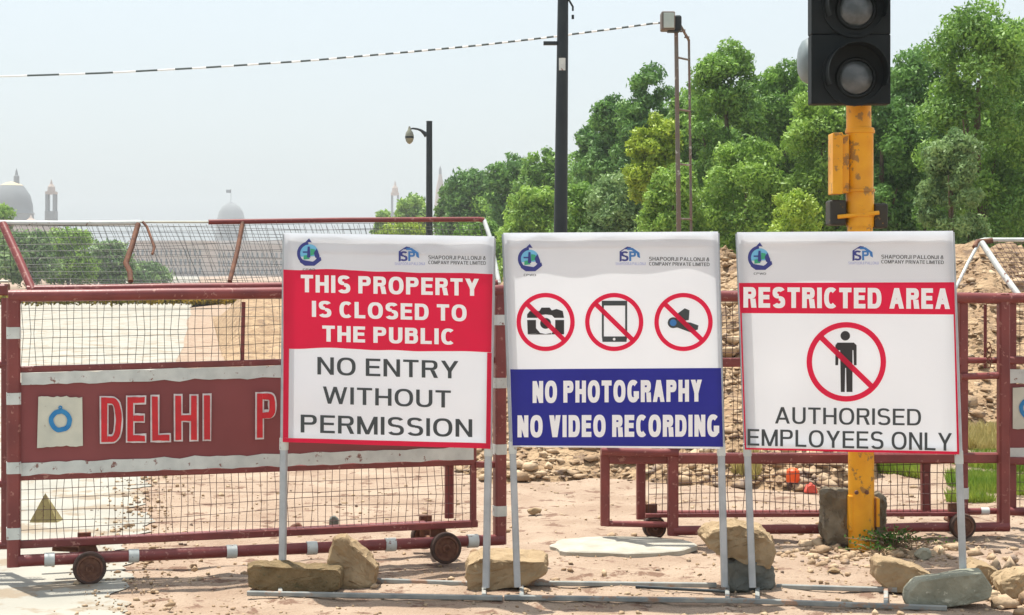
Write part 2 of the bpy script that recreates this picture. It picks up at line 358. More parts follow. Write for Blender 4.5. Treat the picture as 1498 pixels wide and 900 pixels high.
# grass on the right, dry grass at the mound's foot
def blades(name, n, gen, h, m, seed, label, cat):
    r = np.random.default_rng(seed); B = np.array([gen(r) for _ in range(n)]); a = r.uniform(0, 6.28, n); wv = np.stack([np.cos(a), np.sin(a), 0 * a], 1) * (h * .07)
    lean = np.stack([r.normal(0, .3, n), r.normal(0, .3, n), np.ones(n)], 1) * (h * r.uniform(.5, 1.2, n))[:, None]
    V = np.stack([B - wv, B + wv, B + lean + wv * .2], 1).reshape(-1, 3); Fc = np.arange(3 * n).reshape(-1, 3)
    o = np_mesh(name, V, Fc, m, k=3); tag(o, label, cat, kind='stuff')
def patch_gen(x0, x1, y0, y1, sq=1):
    def f(r):
        for _ in range(60):
            px = r.uniform(x0, x1); d = r.uniform(EYE * F / (y1 - HY), EYE * F / (y0 - HY)); x = (px - CX) * d / F
            e = min(px - x0, x1 - px) / (x1 - x0) * 5; e2 = min(d - EYE * F / (y1 - HY), EYE * F / (y0 - HY) - d) * 1.5
            if noise.noise(Vector((x * 1.6, d * 1.1, 2))) > .25 - .6 * min(e, e2, .8): break
        return (x, d, mound_h(x, d))
    return f
blades('grass_patch', 26000, patch_gen(1385, 1680, 668, 736), .085, M['grass'], 5, 'bright green grass growing at right behind the barricade', 'grass')
blades('grass_patch', 5000, patch_gen(1275, 1352, 672, 705), .09, M['grass'], 6, 'small patch of green grass behind the yellow pole', 'grass')
blades('dry_grass', 11000, patch_gen(1290, 1700, 630, 664), .13, M['drygrass'], 7, 'straw yellow grass at the foot of the soil heap', 'grass')
blades('dry_grass', 1500, patch_gen(1040, 1110, 704, 714), .10, M['drygrass'], 8, 'yellowing grass tuft seen between the second and third sign', 'grass')

# ------------------------------------------------------------------ trees
def leaf_cloud(C, Rd, n, leaf, seed, squash=.9):
    r = np.random.default_rng(seed); k = len(C); wts = Rd ** 2; idx = r.choice(k, n, p=wts / wts.sum())
    dv = r.normal(size=(n, 3)); dv[:, 2] = dv[:, 2] * .9 + .25; dv /= np.linalg.norm(dv, axis=1)[:, None]
    rad = Rd[idx] * (1 - .45 * r.random(n) ** 1.8) * (1 + .14 * r.normal(size=n))
    c = C[idx] + dv * rad[:, None] * np.array([1, 1, squash])
    nr = dv + r.normal(size=(n, 3)) * .65; nr /= np.linalg.norm(nr, axis=1)[:, None]
    t = np.cross(nr, r.normal(size=(n, 3))); t /= np.linalg.norm(t, axis=1)[:, None]; b = np.cross(nr, t)
    s = leaf * r.uniform(.6, 1.4, n)[:, None]
    V = np.stack([c - t * s, c - b * s * .42, c + t * s, c + b * s * .42], 1).reshape(-1, 3)
    lob = r.uniform(0, 1, k); tint = np.clip(lob[idx] * .6 + r.random(n) * .5, 0, 1)
    return V, np.arange(4 * n).reshape(-1, 4), tint
def tree(px, top, hw, d, lm, label, seed, cat='tree', name='tree', low=.12, group=None, loc_dx=0, bushy=False):
    r = np.random.default_rng(seed); H = EYE + (HY - top) * d / F; rad = hw * d / F; x = (px - CX) * d / F
    t = thing(name, label, cat, (x, d, 0), group)
    mb = MB(); tr = max(.05, H * .022)
    mb.path([(x, d, -.05), (x + .02 * H * r.normal() * .3, d, H * .2), (x + .03 * H * r.normal() * .4, d, H * .45), (x, d, H * .75)], [tr * 1.3, tr, tr * .75, tr * .25], 8)
    for k in range(6):
        a = r.uniform(0, 6.28); z0 = H * r.uniform(.15, .4); q = rad * r.uniform(.5, .8)
        mb.path([(x, d, z0), (x + math.cos(a) * q * .5, d + math.sin(a) * q * .5, z0 + H * .15), (x + math.cos(a) * q, d + math.sin(a) * q, z0 + H * r.uniform(.25, .4))], [tr * .5, tr * .3, tr * .1], 6)
    mb.build('trunk', M['bark'], t, smooth=True)
    k = 120; z = r.uniform(low, .93, k) * H; zz = (z / H - low) / (1 - low)
    prof = np.clip(np.sqrt(np.clip(1 - ((zz - .42) / .62) ** 2, .04, 1)), .2, 1) if not bushy else np.sqrt(np.clip(1 - zz ** 2, .05, 1))
    a = r.uniform(0, 6.28, k); rr = rad * prof * np.sqrt(r.uniform(.15, 1, k)) * .82
    C = np.stack([x + np.cos(a) * rr, d + np.sin(a) * rr, z], 1); Rd = rad * r.uniform(.13, .38, k) * (.75 + .25 * prof)
    C[0] = (x + rad * .1, d, H - Rd[0] * 1.0); C[1] = (x - rad * .3, d, H * .93 - Rd[1])
    C[:, 2] = np.minimum(C[:, 2], H - Rd * .95); C[:, 2] = np.maximum(C[:, 2], Rd * .6)
    area = 2 * hw * (min(480, (HY - top) + 60)); n = int(min(46000, max(2500, area * .72))); leaf = 3.5 * d / F
    V, Fc, ti = leaf_cloud(C, Rd, n, leaf, seed + 100)
    np_mesh('crown', V, Fc, LM[lm], t, ti)
    return t
T = [
 (1432, -6, 92, 43, 'mid', 'tallest tree at the right, its top near the frame edge', {}),
 (1520, 6, 95, 47, 'mid', 'big leafy tree cut off by the right edge of the picture', {}),
 (1345, 62, 80, 52, 'dark', 'broad dark tree just right of the traffic signal head', {}),
 (1392, 185, 52, 37, 'silver', 'slim grey-green tree standing in front of the tallest tree', {}),
 (1290, 120, 70, 47, 'dark', 'dark tree directly behind the yellow signal pole', {}),
 (1205, 108, 66, 50, 'light', 'fresh green tree left of the traffic signal head', {}),
 (1150, 84, 60, 62, 'mid', 'tree whose rounded top rises left of the grey visor', {}),
 (1062, 56, 62, 60, 'mid', 'tall domed tree right of the floodlight mast', {}),
 (1092, 195, 72, 50, 'light', 'lower lighter tree between floodlight mast and signal pole', {}),
 (1160, 274, 55, 40, 'lime', 'bright lime green bush above the third sign', dict(bushy=True, name='bush', cat='bush', low=.05)),
 (1010, 128, 50, 66, 'mid', 'tree behind the floodlight mast poles', {}),
 (950, 92, 52, 74, 'dark', 'dark round-topped tree left of the floodlight mast', {}),
 (955, 164, 42, 56, 'yellow', 'yellowish tree with thin foliage left of the mast', dict(low=.6)),
 (985, 235, 55, 50, 'light', 'light green low tree at the foot of the mast', {}),
 (893, 136, 44, 80, 'dark', 'dark tree stepping down left of the round-topped one', {}),
 (866, 168, 34, 86, 'dark', 'narrow dark tree right of the black pole', {}),
 (905, 250, 60, 60, 'silver', 'grey-green low tree above the second sign', {}),
 (850, 262, 50, 62, 'mid', 'low tree just right of the black pole above the second sign', {}),
 (795, 214, 45, 105, 'mid', 'tree directly left of the black pole', {}),
 (745, 221, 42, 120, 'dark', 'dark tree midway between street lamp and black pole', {}),
 (778, 272, 52, 78, 'light', 'lighter low tree left of the black pole above the sign gap', {}),
 (688, 244, 46, 145, 'dark', 'leftmost tall dark tree of the row beside the street lamp', {}),
 (655, 268, 22, 160, 'mid', 'small tree at the left end of the row, just right of the street lamp', {}),
 (700, 320, 50, 90, 'mid', 'low bushy tree behind the right end of the barricade guard', {}),
 (603, 283, 30, 225, 'light', 'distant light green tree left of the street lamp', {}),
 (562, 306, 20, 260, 'light', 'small distant tree left of the light green one', {}),
 (-2, 297, 30, 190, 'light', 'green tree in front of the big dome at the left edge', {}),
 (40, 336, 46, 170, 'silver', 'dusty tree behind the guard mesh, leftmost of three', {}),
 (100, 334, 46, 180, 'light', 'dusty tree behind the guard mesh, middle of three', {}),
 (160, 352, 38, 190, 'silver', 'dusty tree behind the guard mesh, rightmost of three', {}),
 (215, 384, 36, 230, 'silver', 'low distant tree behind the bent guard brace', dict(bushy=True)),
 (590, 324, 60, 150, 'yellow', 'yellowish green shrub row behind the guard above the first sign', dict(name='shrub', cat='shrub', bushy=True)),
]
for i, (px, top, hw, d, lm, lab, kw) in enumerate(T): tree(px, top, hw, d, lm, lab, 500 + i * 7, group='trees and bushes beyond the barricades', **kw)
# dense belt behind the row (reads as one mass)
r = np.random.default_rng(77); C = []; Rd = []
for px in range(660, 1700, 14):
    d = float(np.interp(px, [660, 850, 1100, 1500, 1700], [158, 104, 72, 57, 55])); top = float(np.interp(px, [660, 760, 860, 950, 1060, 1200, 1330, 1450, 1700], [290, 250, 210, 145, 112, 125, 108, 60, 50]))
    H = EYE + (HY - top) * d / F
    for q in range(9): rr = H * r.uniform(.07, .13); C.append(((px - CX) * d / F + r.normal() * .4, d + r.normal() * 1.5, r.uniform(.06, .97) * H - rr * .5)); Rd.append(rr)
V, Fc, ti = leaf_cloud(np.array(C), np.array(Rd), 120000, .17, 78)
tag(np_mesh('tree_belt', V, Fc, LM['mid'], tint=ti), 'dense dark green wood filling in behind the row of trees', 'wood', kind='stuff')
# hedges of marigold far behind the left barricade
V, Fc, ti = leaf_cloud(np.array([((px - CX) * 75 / F, 75, .45) for px in range(-60, 740, 5)]), np.full(160, .42), 15000, .12, 12, .6)
tag(np_mesh('flower_bed', V, Fc, M['flower']), 'low strip of orange and yellow flowers beyond the road', 'flowers', kind='stuff')

# ------------------------------------------------------------------ far buildings
def dome_building():
    d = 860; s = d / F
    def X(px): return (px - CX) * s
    def Z(py): return EYE + (HY - py) * s
    t = thing('domed_building', 'hazy government block with a large grey dome and thin finial at the left edge', 'building', (X(0), d, 0))
    m = MB(); m.box((X(-160), d, 0), (X(62), d + 40, Z(330))); m.box((X(-40), d - 1.5, 0), (X(36), d + 40, Z(326))); m.build('wall', M['stonep'], t)
    m = MB(); m.lathe((X(2), d + 18, 0), [(X(34) - X(2), Z(326)), (X(34) - X(2), Z(312)), (X(35.5) - X(2), Z(311)), (X(33) - X(2), Z(308)), (X(32.5) - X(2), Z(298)), (X(29) - X(2), Z(284)), (X(22) - X(2), Z(273)), (X(19) - X(2), Z(269))], 32); m.build('dome', M['dome'], t, smooth=True)
    m = MB(); m.lathe((X(2), d + 18, 0), [(X(19.2) - X(2), Z(269)), (X(12) - X(2), Z(265)), (X(9) - X(2), Z(264)), (.01, Z(263))], 32); m.build('dome_cap', M['domegold'], t, smooth=True)
    m = MB(); m.lathe((X(9), d + 18, 0), [(1.6, Z(265)), (1.5, Z(255)), (.9, Z(253)), (.5, Z(247)), (.05, Z(243))], 10); m.build('finial', M['dome'], t)
    m = MB(); c = (X(42), d + 4, 0); m.lathe(c, [(3.2, Z(330)), (3.2, Z(327)), (3.5, Z(326)), (2.4, Z(322)), (1, Z(319)), (.1, Z(314))], 12); m.build('roof_pavilion', M['stonep'], t)
    m = MB()
    for px in range(-150, 60, 8):
        for z in (3, 9, 15): m.box((X(px), d - 1.7, z), (X(px) + 1.4, d - 1.4, z + 3))
    m.build('window', M['window'], t, kind='stuff')
def facade(px0, px1, ytop, d, label, step=7, col_=True):
    s = d / F; X = lambda p: (p - CX) * s; Z = lambda p: EYE + (HY - p) * s
    t = thing('government_building', label, 'building', (X((px0 + px1) / 2), d, 0))
    m = MB(); m.box((X(px0), d, 0), (X(px1), d + 40, Z(ytop) - 1)); m.box((X(px0) - .8, d - .8, Z(ytop) - .99), (X(px1) + .8, d + 41, Z(ytop))); m.build('wall', M['stonep'], t)
    m = MB(); h = Z(ytop) - 3
    for px in np.arange(px0 + 3, px1 - 3, step):
        for f in (.08, .38, .68): m.box((X(px), d - .25, h * f), (X(px) + step * s * .45, d - .02, h * (f + .2)))
    m.build('window', M['window'], t, kind='stuff')
    m = MB()
    for px in np.arange(px0 + 6.4, px1 - 3, step * 3): m.box((X(px) - .3, d - .6, 0), (X(px) + .3, d - .27, h))
    m.build('pilaster', M['stonep'], t, kind='stuff')
dome_building()
facade(190, 300, 352, 880, 'long low stone government building seen through the guard mesh, left of the thin brace')
facade(302, 430, 358, 1000, 'lower government range seen through the guard mesh, right of the thin brace')
facade(440, 660, 352, 1100, 'distant government range hidden mostly behind the first sign')
def tower(px, ytop, w_, d, label, cap=M['stonep']):
    s = d / F; x = (px - CX) * s; Z = lambda p: EYE + (HY - p) * s; r_ = w_ * s / 2
    t = thing('stone_tower', label, 'tower', (x, d, 0)); H = Z(ytop)
    m = MB(); b = H * .0; hh = (H - EYE)
    m.box((x - r_, d, 0), (x + r_, d + 2 * r_, EYE + hh * .66)); m.build('shaft', M['dome'], t)
    m = MB(); z0 = EYE + hh * .66; z1 = EYE + hh * .84
    for sx in (-1, 1):
        for sy in (0, 1): cx_, cy_ = x + sx * r_ * .72, d + r_ * .3 + sy * r_ * 1.4; m.box((cx_ - r_ * .22, cy_ - r_ * .22, z0), (cx_ + r_ * .22, cy_ + r_ * .22, z1))
    m.build('lantern_pillars', M['dome'], t)
    m = MB(); m.box((x - r_ * .95, d + .05, z1), (x + r_ * .95, d + 1.95 * r_, z1 + hh * .03)); m.lathe((x, d + r_, 0), [(r_ * .8, z1 + hh * .03), (r_ * .7, z1 + hh * .08), (r_ * .3, z1 + hh * .11), (.1, H)], 12); m.build('cupola', cap, t)
tower(73, 262, 15, 900, 'slim grey tower with an open lantern, right of the big dome')
tower(577.5, 264, 12, 1150, 'short grey tower far behind the light green trees')
def spire():
    d = 1200; s = d / F; x = (644 - CX) * s; Z = lambda p: EYE + (HY - p) * s
    t = thing('spire', 'pale hazy spire just right of the street lamp post', 'spire', (x, d, 0))
    m = MB(); m.lathe((x, d, 0), [(4.5, 0), (4.2, Z(300)), (3, Z(275)), (1.6, Z(262)), (1.1, Z(255))], 12); m.build('dome_body', M['stonep'], t, smooth=True)
    m = MB(); m.lathe((x, d, 0), [(1.1, Z(262)), (1.0, Z(248)), (.1, Z(243))], 8); m.build('finial', M['dome'], t)
spire()
def palace():
    d = 1400; s = d / F; X = lambda p: (p - CX) * s; Z = lambda p: EYE + (HY - p) * s
    t = thing('domed_palace', 'small bluish palace dome with a flag above it on the skyline', 'building', (X(332), d, 0))
    m = MB(); m.box((X(200), d, 0), (X(470), d + 60, Z(352))); m.build('wall', M['stonep'], t)
    c = (X(332), d + 20, 0); m = MB(); q = s
    m.lathe(c, [(23 * q, Z(352)), (22 * q, Z(322)), (20 * q, Z(318)), (18 * q, Z(309)), (13 * q, Z(301)), (6 * q, Z(296)), (.1, Z(294))], 32); m.build('dome', M['dome'], t, smooth=True)
    m = MB(); m.tube((X(332), d + 20, Z(296)), (X(332), d + 20, Z(275)), .22, 6); m.build('flagpole', M['dome'], t)
    m = MB(); f0 = Vector((X(332), d + 20, Z(281))); m.add([f0, f0 + Vector((-4.2, .3, .3)), f0 + Vector((-4.2, .3, 3)), f0 + Vector((0, 0, 3))], [(0, 1, 2, 3)]); m.add([f0 + Vector((0, .1, 0)), f0 + Vector((-4.2, .4, .3)), f0 + Vector((-4.2, .4, 3)), f0 + Vector((0, .1, 3))], [(3, 2, 1, 0)]); m.build('flag', M['pole'], t)
palace()

# ------------------------------------------------------------------ barricades
def wheel(parent, c, nrm, r, wd=.05):
    a = Vector(nrm).normalized(); c = Vector(c); t = MB()
    def ringprof(mb, prof, n=24):
        x = a.cross(Vector((0, 0, 1))).normalized(); y = a.cross(x); vs = []
        for (rr, h) in prof:
            for k in range(n): q = 2 * math.pi * k / n; vs.append(c + a * h + (x * math.cos(q) + y * math.sin(q)) * rr)
        mb.add(vs, [(i * n + k, i * n + (k + 1) % n, (i + 1) * n + (k + 1) % n, (i + 1) * n + k) for i in range(len(prof) - 1) for k in range(n)])
    w_ = wd / 2
    ringprof(t, [(r * .78, w_ * .9), (r * .93, w_), (r, w_ * .6), (r, -w_ * .6), (r * .93, -w_), (r * .78, -w_ * .9)])
    wh = t.build('wheel', M['tyre'], parent, smooth=True)
    h = MB(); ringprof(h, [(.004, w_ * .95), (r * .14, w_ * .95), (r * .16, w_ * 1.25), (r * .24, w_ * 1.2), (r * .26, w_ * .5), (r * .62, w_ * .55), (r * .68, w_ * .95), (r * .79, w_ * .92), (r * .79, -w_ * .9), (.004, -w_ * .9)]); 
    b = h.build('hub', M['hub'], None, smooth=True)
    b.parent = wh
    base = world_loc(parent); b.location = (0, 0, 0)
    for v in b.data.vertices: v.co -= base
    return wh
def wires(parent, pl, q, nx, ny, off, rad, m, wob=.0, name='wire_mesh', seed=1, proj=None):
    """q = TL, TR, BR, BL in pixels"""
    rg = random.Random(seed); TL, TR, BR, BL = q; mb = MB()
    fn = proj or (lambda a, b, o: pl.p(a, b, o))
    def pt(u, v, o=0):
        x = (TL[0] * (1 - u) + TR[0] * u) * (1 - v) + (BL[0] * (1 - u) + BR[0] * u) * v
        y = (TL[1] * (1 - u) + TR[1] * u) * (1 - v) + (BL[1] * (1 - u) + BR[1] * u) * v
        return fn(x, y, off + o)
    for i in range(nx + 1):
        u = i / nx; j = rg.uniform(-wob, wob) / nx
        mb.path([pt(u, 0), pt(min(1, max(0, u + j)), .5), pt(u, 1)], rad, 4, caps=False)
    for i in range(ny + 1):
        v = i / ny; j = rg.uniform(-wob, wob) / ny
        mb.path([pt(0, v, rad * 2), pt(.33, min(1, max(0, v + j)), rad * 2), pt(.66, min(1, max(0, v - j)), rad * 2), pt(1, v, rad * 2)], rad, 4, caps=False)
    return mb.build(name, m, parent, kind='stuff')
class Barr:
    def __init__(s, name, label, pl, px, group='steel police barricades'):
        s.pl = pl; p = pl.p(px, 500); s.t = thing(name, label, 'barricade', (p.x, p.y, 0), group)
    def rail(s, name, a, b, wpx, off=0.0, m='red', sq=False, depth=None, wav=0.0, label=None, round_=True):
        p0, p1 = s.pl.p(*a, off), s.pl.p(*b, off); w_ = wpx * s.pl.d((a[0] + b[0]) / 2) / F; mb = MB()
        if sq: mb.beam(p0, p1, w_, depth or w_, s.pl.n)
        elif wav:
            mid = [p0.lerp(p1, t) + Vector((0, 0, wav * noise.noise(Vector((t * 6, a[0], a[1]))))) for t in (0, .15, .3, .45, .6, .75, .9, 1)]
            mb.path(mid, w_ / 2, 12)
        else: mb.tube(p0, p1, w_ / 2, 12)
        return mb.build(name, M[m], s.t, smooth=True, label=label)
    def band(s, c, axis, wpx, lpx, off=0.0, par=None):
        dx, dy = axis; l = math.hypot(dx, dy); dx, dy = dx / l * lpx / 2, dy / l * lpx / 2
        p0, p1 = s.pl.p(c[0] - dx, c[1] - dy, off), s.pl.p(c[0] + dx, c[1] + dy, off); w_ = wpx * s.pl.d(c[0]) / F
        mb = MB(); mb.tube(p0, p1, w_ / 2 + .002, 12); return mb.build('painted_band', M['white'], s.t, smooth=True)
    def sheet(s, name, q, off, m, th=.006, n=24, edge=0.0, seed=0, label=None):
        TL, TR, BR, BL = q; mb = MB(); fr = []; bk = []
        for j in (0, 1):
            for i in range(n + 1):
                u = i / n; a, b = (TL, TR) if j == 0 else (BL, BR)
                x = a[0] * (1 - u) + b[0] * u; y = a[1] * (1 - u) + b[1] * u + edge * noise.noise(Vector((x * .04, seed + j * 5, 0))) + edge * .5 * noise.noise(Vector((x * .15, seed + j * 5, 1)))
                o = off + .003 * noise.noise(Vector((x * .02, j * 2, seed)))
                fr.append(s.pl.p(x, y, o)); bk.append(s.pl.p(x, y, o - th))
        m1 = n + 1; N = 2 * m1; vs = fr + bk; fs = []
        for i in range(n):
            fs += [(i, m1 + i, m1 + i + 1, i + 1), (N + i, N + i + 1, N + m1 + i + 1, N + m1 + i), (i, i + 1, N + i + 1, N + i), (m1 + i, N + m1 + i, N + m1 + i + 1, m1 + i + 1)]
        fs += [(0, N, N + m1, m1), (n, m1 + n, N + m1 + n, N + n)]
        mb.add(vs, fs); return mb.build(name, M[m], s.t, label=label)
# --- left barricade
A = Plane(20, 8.42, 740, 9.25)
a = Barr('police_barricade', 'maroon barricade lettered DELHI P behind the red and white sign', A, 370)
def lin(x0, y0, x1, y1): return lambda x: y0 + (y1 - y0) * (x - x0) / (x1 - x0)
a.rail('outer_post', (20, 436), (20, 829), 19, sq=True)
a.rail('outer_post', (731, 419), (731, 796), 17, sq=True)
a.rail('top_rail', (12, 433), (739, 425), 17, off=.012, wav=.006)
a.rail('guard_base_rail', (40, 424), (735, 415), 12, off=-.10, wav=.006)
a.rail('bottom_tube', (26, 820), (735, 789), 17, off=.014)
bt = lin(26, 820, 735, 789)
for x in (72, 195, 338, 455, 570, 690): a.band((x, bt(x)), (709, -31), 19, 15, off=.014)
def sqband(c, h, w_):
    a_ = a.pl; p0, p1 = a_.p(c[0], c[1] - h / 2), a_.p(c[0], c[1] + h / 2); ww = w_ * a_.d(c[0]) / F
    MB().beam(p0, p1, ww + .005, ww + .005, a_.n).build('painted_band', M['white'], a.t, smooth=True)
for y in (487, 583, 684, 780): sqband((20, y), 17, 19)
for y in (468, 560, 657, 747): sqband((731, y), 15, 17)
a.rail('inner_rail', (30, 541), (695, 522), 9, off=-.02, sq=True)
a.rail('inner_rail', (30, 699), (695, 676), 9, off=-.02, sq=True)
a.rail('inner_rail', (30, 798), (700, 767), 11, off=-.03, sq=True)
a.rail('inner_post', (694, 524), (694, 770), 8, off=-.02, sq=True)
a.rail('inner_post', (358, 442), (356, 531), 6, off=-.04)
a.rail('rear_post', (673, 676), (673, 766), 14, off=-.22)
a.rail('stub_rail', (696, 680), (724, 680), 9, off=-.01, sq=True)
a.rail('stub_rail', (696, 528), (724, 527), 9, off=-.01, sq=True)
a.sheet('name_board', [(30, 560), (692, 540), (692, 660), (30, 679)], .004, 'sheet', th=.004)
a.sheet('white_stripe', [(31, 546), (692, 526), (692, 544), (31, 563)], .012, 'white', th=.003, n=60, edge=2.6, seed=4)
a.sheet('white_stripe', [(31, 677), (692, 654), (692, 672), (31, 695)], .012, 'white', th=.003, n=60, edge=2.6, seed=9)
plate = a.sheet('emblem_plate', [(56, 581), (120, 580), (121, 651), (54, 655)], .016, 'offwhite', th=.004, n=14, edge=3.5, seed=2)
def ring_px(fn, c, r0, r1, off, n=40, a0=0, a1=360, wob=0):
    mb = MB(); vs = []; full = a1 - a0 >= 360
    for k in range(n + (0 if full else 1)):
        t = R(a0 + (a1 - a0) * k / n); w1 = wob * noise.noise(Vector((math.cos(t) * 2, math.sin(t) * 2, r0)))
        for rr in (r0 + w1, r1 + w1): vs.append(fn(c[0] + rr * math.cos(t), c[1] - rr * math.sin(t), off))
    m = n + (0 if full else 1)
    for k in range(n): i, j = k, (k + 1) % m; mb.add([], []); mb.f.append((2 * i, 2 * i + 1, 2 * j + 1, 2 * j)); mb.m.append(0)
    mb.v = vs; return mb
ring_px(A.p, (88, 615), 10, 17, .021, wob=1.2).build('blue_ring', M['blue'], a.t)
ring_px(A.p, (88, 596), 1, 3, .021, n=10).build('blue_dot', M['blue'], a.t)
def glyph_polys(ch, t, ty=None):
    """strips of an upper-case grotesque letter: cap height 1, y up; returns (strips, width)"""
    ty = ty or t * .88; q = []
    def bar(x0, y0, x1, y1): q.append(([(x0, y0), (x1, y0)], [(x0, y1), (x1, y1)]))
    def dg(a0, a1, y0, y1, wd): q.append(([(a0, y0), (a0 + wd, y0)], [(a1, y1), (a1 + wd, y1)]))
    def arc(cx, cy, rx, ry, a0, a1, n=12):
        o, i_ = [], []
        for k in range(n + 1):
            a_ = R(a0 + (a1 - a0) * k / n); c, s_ = math.cos(a_), math.sin(a_); c, s_ = math.copysign(abs(c) ** .82, c), math.copysign(abs(s_) ** .82, s_)
            o.append((cx + rx * c, cy + ry * s_)); i_.append((cx + (rx - t) * c, cy + (ry - ty) * s_))
        q.append((i_, o))
    W = .70
    if ch == 'I': bar(0, 0, t, 1); W = t
    elif ch == 'H': bar(0, 0, t, 1); bar(W - t, 0, W, 1); bar(t, .5 - ty / 2, W - t, .5 + ty / 2)
    elif ch == 'T': W = .66; bar(0, 1 - ty, W, 1); bar(W / 2 - t / 2, 0, W / 2 + t / 2, 1 - ty)
    elif ch == 'L': W = .58; bar(0, 0, t, 1); bar(t, 0, W, ty)
    elif ch == 'E': W = .62; bar(0, 0, t, 1); bar(t, 0, W, ty); bar(t, 1 - ty, W, 1); bar(t, .52 - ty / 2, W - .04, .52 + ty / 2)
    elif ch == 'N': bar(0, 0, t, 1); bar(W - t, 0, W, 1); dg(W - t * 1.0, t * .0, .0, 1, t * 1.0)
    elif ch == 'M': W = .86; bar(0, 0, t, 1); bar(W - t, 0, W, 1); dg(W / 2 - t * .5, 0.01, 0, 1, t); dg(W / 2 - t * .5, W - t - .01, 0, 1, t)
    elif ch == 'A': W = .78; dg(0, W / 2 - t * .52, 0, 1, t * 1.02); dg(W - t * 1.02, W / 2 - t * .5, 0, 1, t * 1.02); bar(W * .24, .23, W * .76, .23 + ty)
    elif ch == 'V': W = .74; dg(W / 2 - t * .6, 0, 0, 1, t * 1.15); dg(W / 2 - t * .55, W - t * 1.15, 0, 1, t * 1.15)
    elif ch == 'W': W = 1.06; k = t * .92; dg(W * .27 - k / 2, 0, 0, 1, k); dg(W * .27 - k / 2, W / 2 - k / 2, 0, 1, k); dg(W * .73 - k / 2, W / 2 - k / 2, 0, 1, k); dg(W * .73 - k / 2, W - k, 0, 1, k)
    elif ch == 'Y': W = .74; bar(W / 2 - t / 2, 0, W / 2 + t / 2, .42); dg(W / 2 - t / 2, 0, .40, 1, t * 1.12); dg(W / 2 - t * .6, W - t * 1.12, .40, 1, t * 1.12)
    elif ch == 'O': W = .80; arc(W / 2, .5, W / 2, .515, 0, 360, 32)
    elif ch == 'U': bar(0, .33, t, 1); bar(W - t, .33, W, 1); arc(W / 2, .34, W / 2, .355, 180, 360, 16)
    elif ch == 'C': W = .68; arc(.37, .5, .37, .515, 48, 312, 24)
    elif ch == 'G': W = .77; arc(.39, .5, .39, .515, 48, 335, 26); bar(.42, .5 - ty, W, .5); bar(W - t, .16, W, .5 - ty)
    elif ch == 'D': W = .73; bar(0, 0, t, 1); bar(t, 0, .36, ty); bar(t, 1 - ty, .36, 1); arc(.36, .5, W - .36, .5, -90, 90, 16)
    elif ch in 'PRB':
        W = .68; bar(0, 0, t, 1); m_ = .44 if ch != 'B' else .48; bar(t, 1 - ty, .42, 1); bar(t, m_ , .42, m_ + ty); arc(.41, (1 + m_) / 2, W - .42 - (.02 if ch == 'B' else 0), (1 - m_) / 2, -90, 90, 12)
        if ch == 'R': dg(W - t * 1.05, .36, 0, m_, t * 1.12)
        if ch == 'B': bar(t, 0, .42, ty); arc(.41, (m_ + ty) / 2, W - .41, (m_ + ty) / 2, -90, 90, 12)
    elif ch == 'S':
        W = .68; c = W / 2; r1 = W / 2 - .01
        arc(c, .735, r1, .28, 25, 270, 18); arc(c, .265 + ty * .0 + .015, r1 + .01, .295, 90, -155, 18)
    elif ch == 'J': W = .52; bar(W - t, .3, W, 1); arc(W / 2, .3, W / 2, .315, 180, 360, 12)
    elif ch == '&': W = .72; arc(.34, .76, .2, .25, 0, 360, 16); arc(.32, .28, .32, .29, 0, 360, 20)
    return q, W
def glyph(fn, par, ch, x0, x1, y0, y1, w_, off, mats):
    for (e, o, mt, nm) in ((w_ / 2 + 2.3, off, mats[0], 'letter_outline'), (w_ / 2, off + .004, mats[1], 'letter')):
        X0, X1, Y0, Y1 = x0 - e, x1 + e, y0 - e, y1 + e; st = 2 * e; _, W = glyph_polys(ch, .2)
        if ch == 'I': sx = st / .2; tx = .2
        else: sx = (X1 - X0) / W; tx = st / sx
        q, _ = glyph_polys(ch, tx, st / (Y1 - Y0)); mb = MB()
        for k, (A_, B_) in enumerate(q):
            def sub(row): return [(row[0][0] + (row[1][0] - row[0][0]) * i / 6, row[0][1] + (row[1][1] - row[0][1]) * i / 6) for i in range(7)] if len(row) == 2 else row
            out = []
            for row in (sub(A_), sub(B_)):
                for (a, b_) in row:
                    px, py = X0 + a * sx, Y1 - b_ * (Y1 - Y0)
                    px += .9 * noise.noise(Vector((px * .12, py * .12, e))); py += .9 * noise.noise(Vector((px * .12, py * .12, e + 5))); out.append(fn(px, py, o + k * .0003))
            n = len(out) // 2; mb.add(out, [(i, i + 1, n + i + 1, n + i) for i in range(n - 1)])
        mb.build(nm, M[mt], par)
for ch, xa, xb in (('D', 152, 173), ('E', 190, 207), ('L', 226, 243), ('H', 260, 283), ('I', 302, 303), ('P', 379, 398), ('O', 425, 446), ('L', 470, 488), ('I', 515, 516), ('C', 540, 560), ('E', 585, 602)):
    sh = -.027 * ((xa + xb) / 2 - 160)
    glyph(A.p, a.t, ch, xa, xb, 586 + sh, 642 + sh, 8.6, .017, ('letwhite', 'letred'))
wires(a.t, A, [(31, 441), (722, 432), (722, 524), (31, 537)], 62, 7, -.03, .0015, M['wireg'], seed=2, wob=.35)
wires(a.t, A, [(31, 703), (690, 681), (690, 765), (31, 792)], 62, 6, -.03, .0016, M['wire'], seed=3, wob=.35)
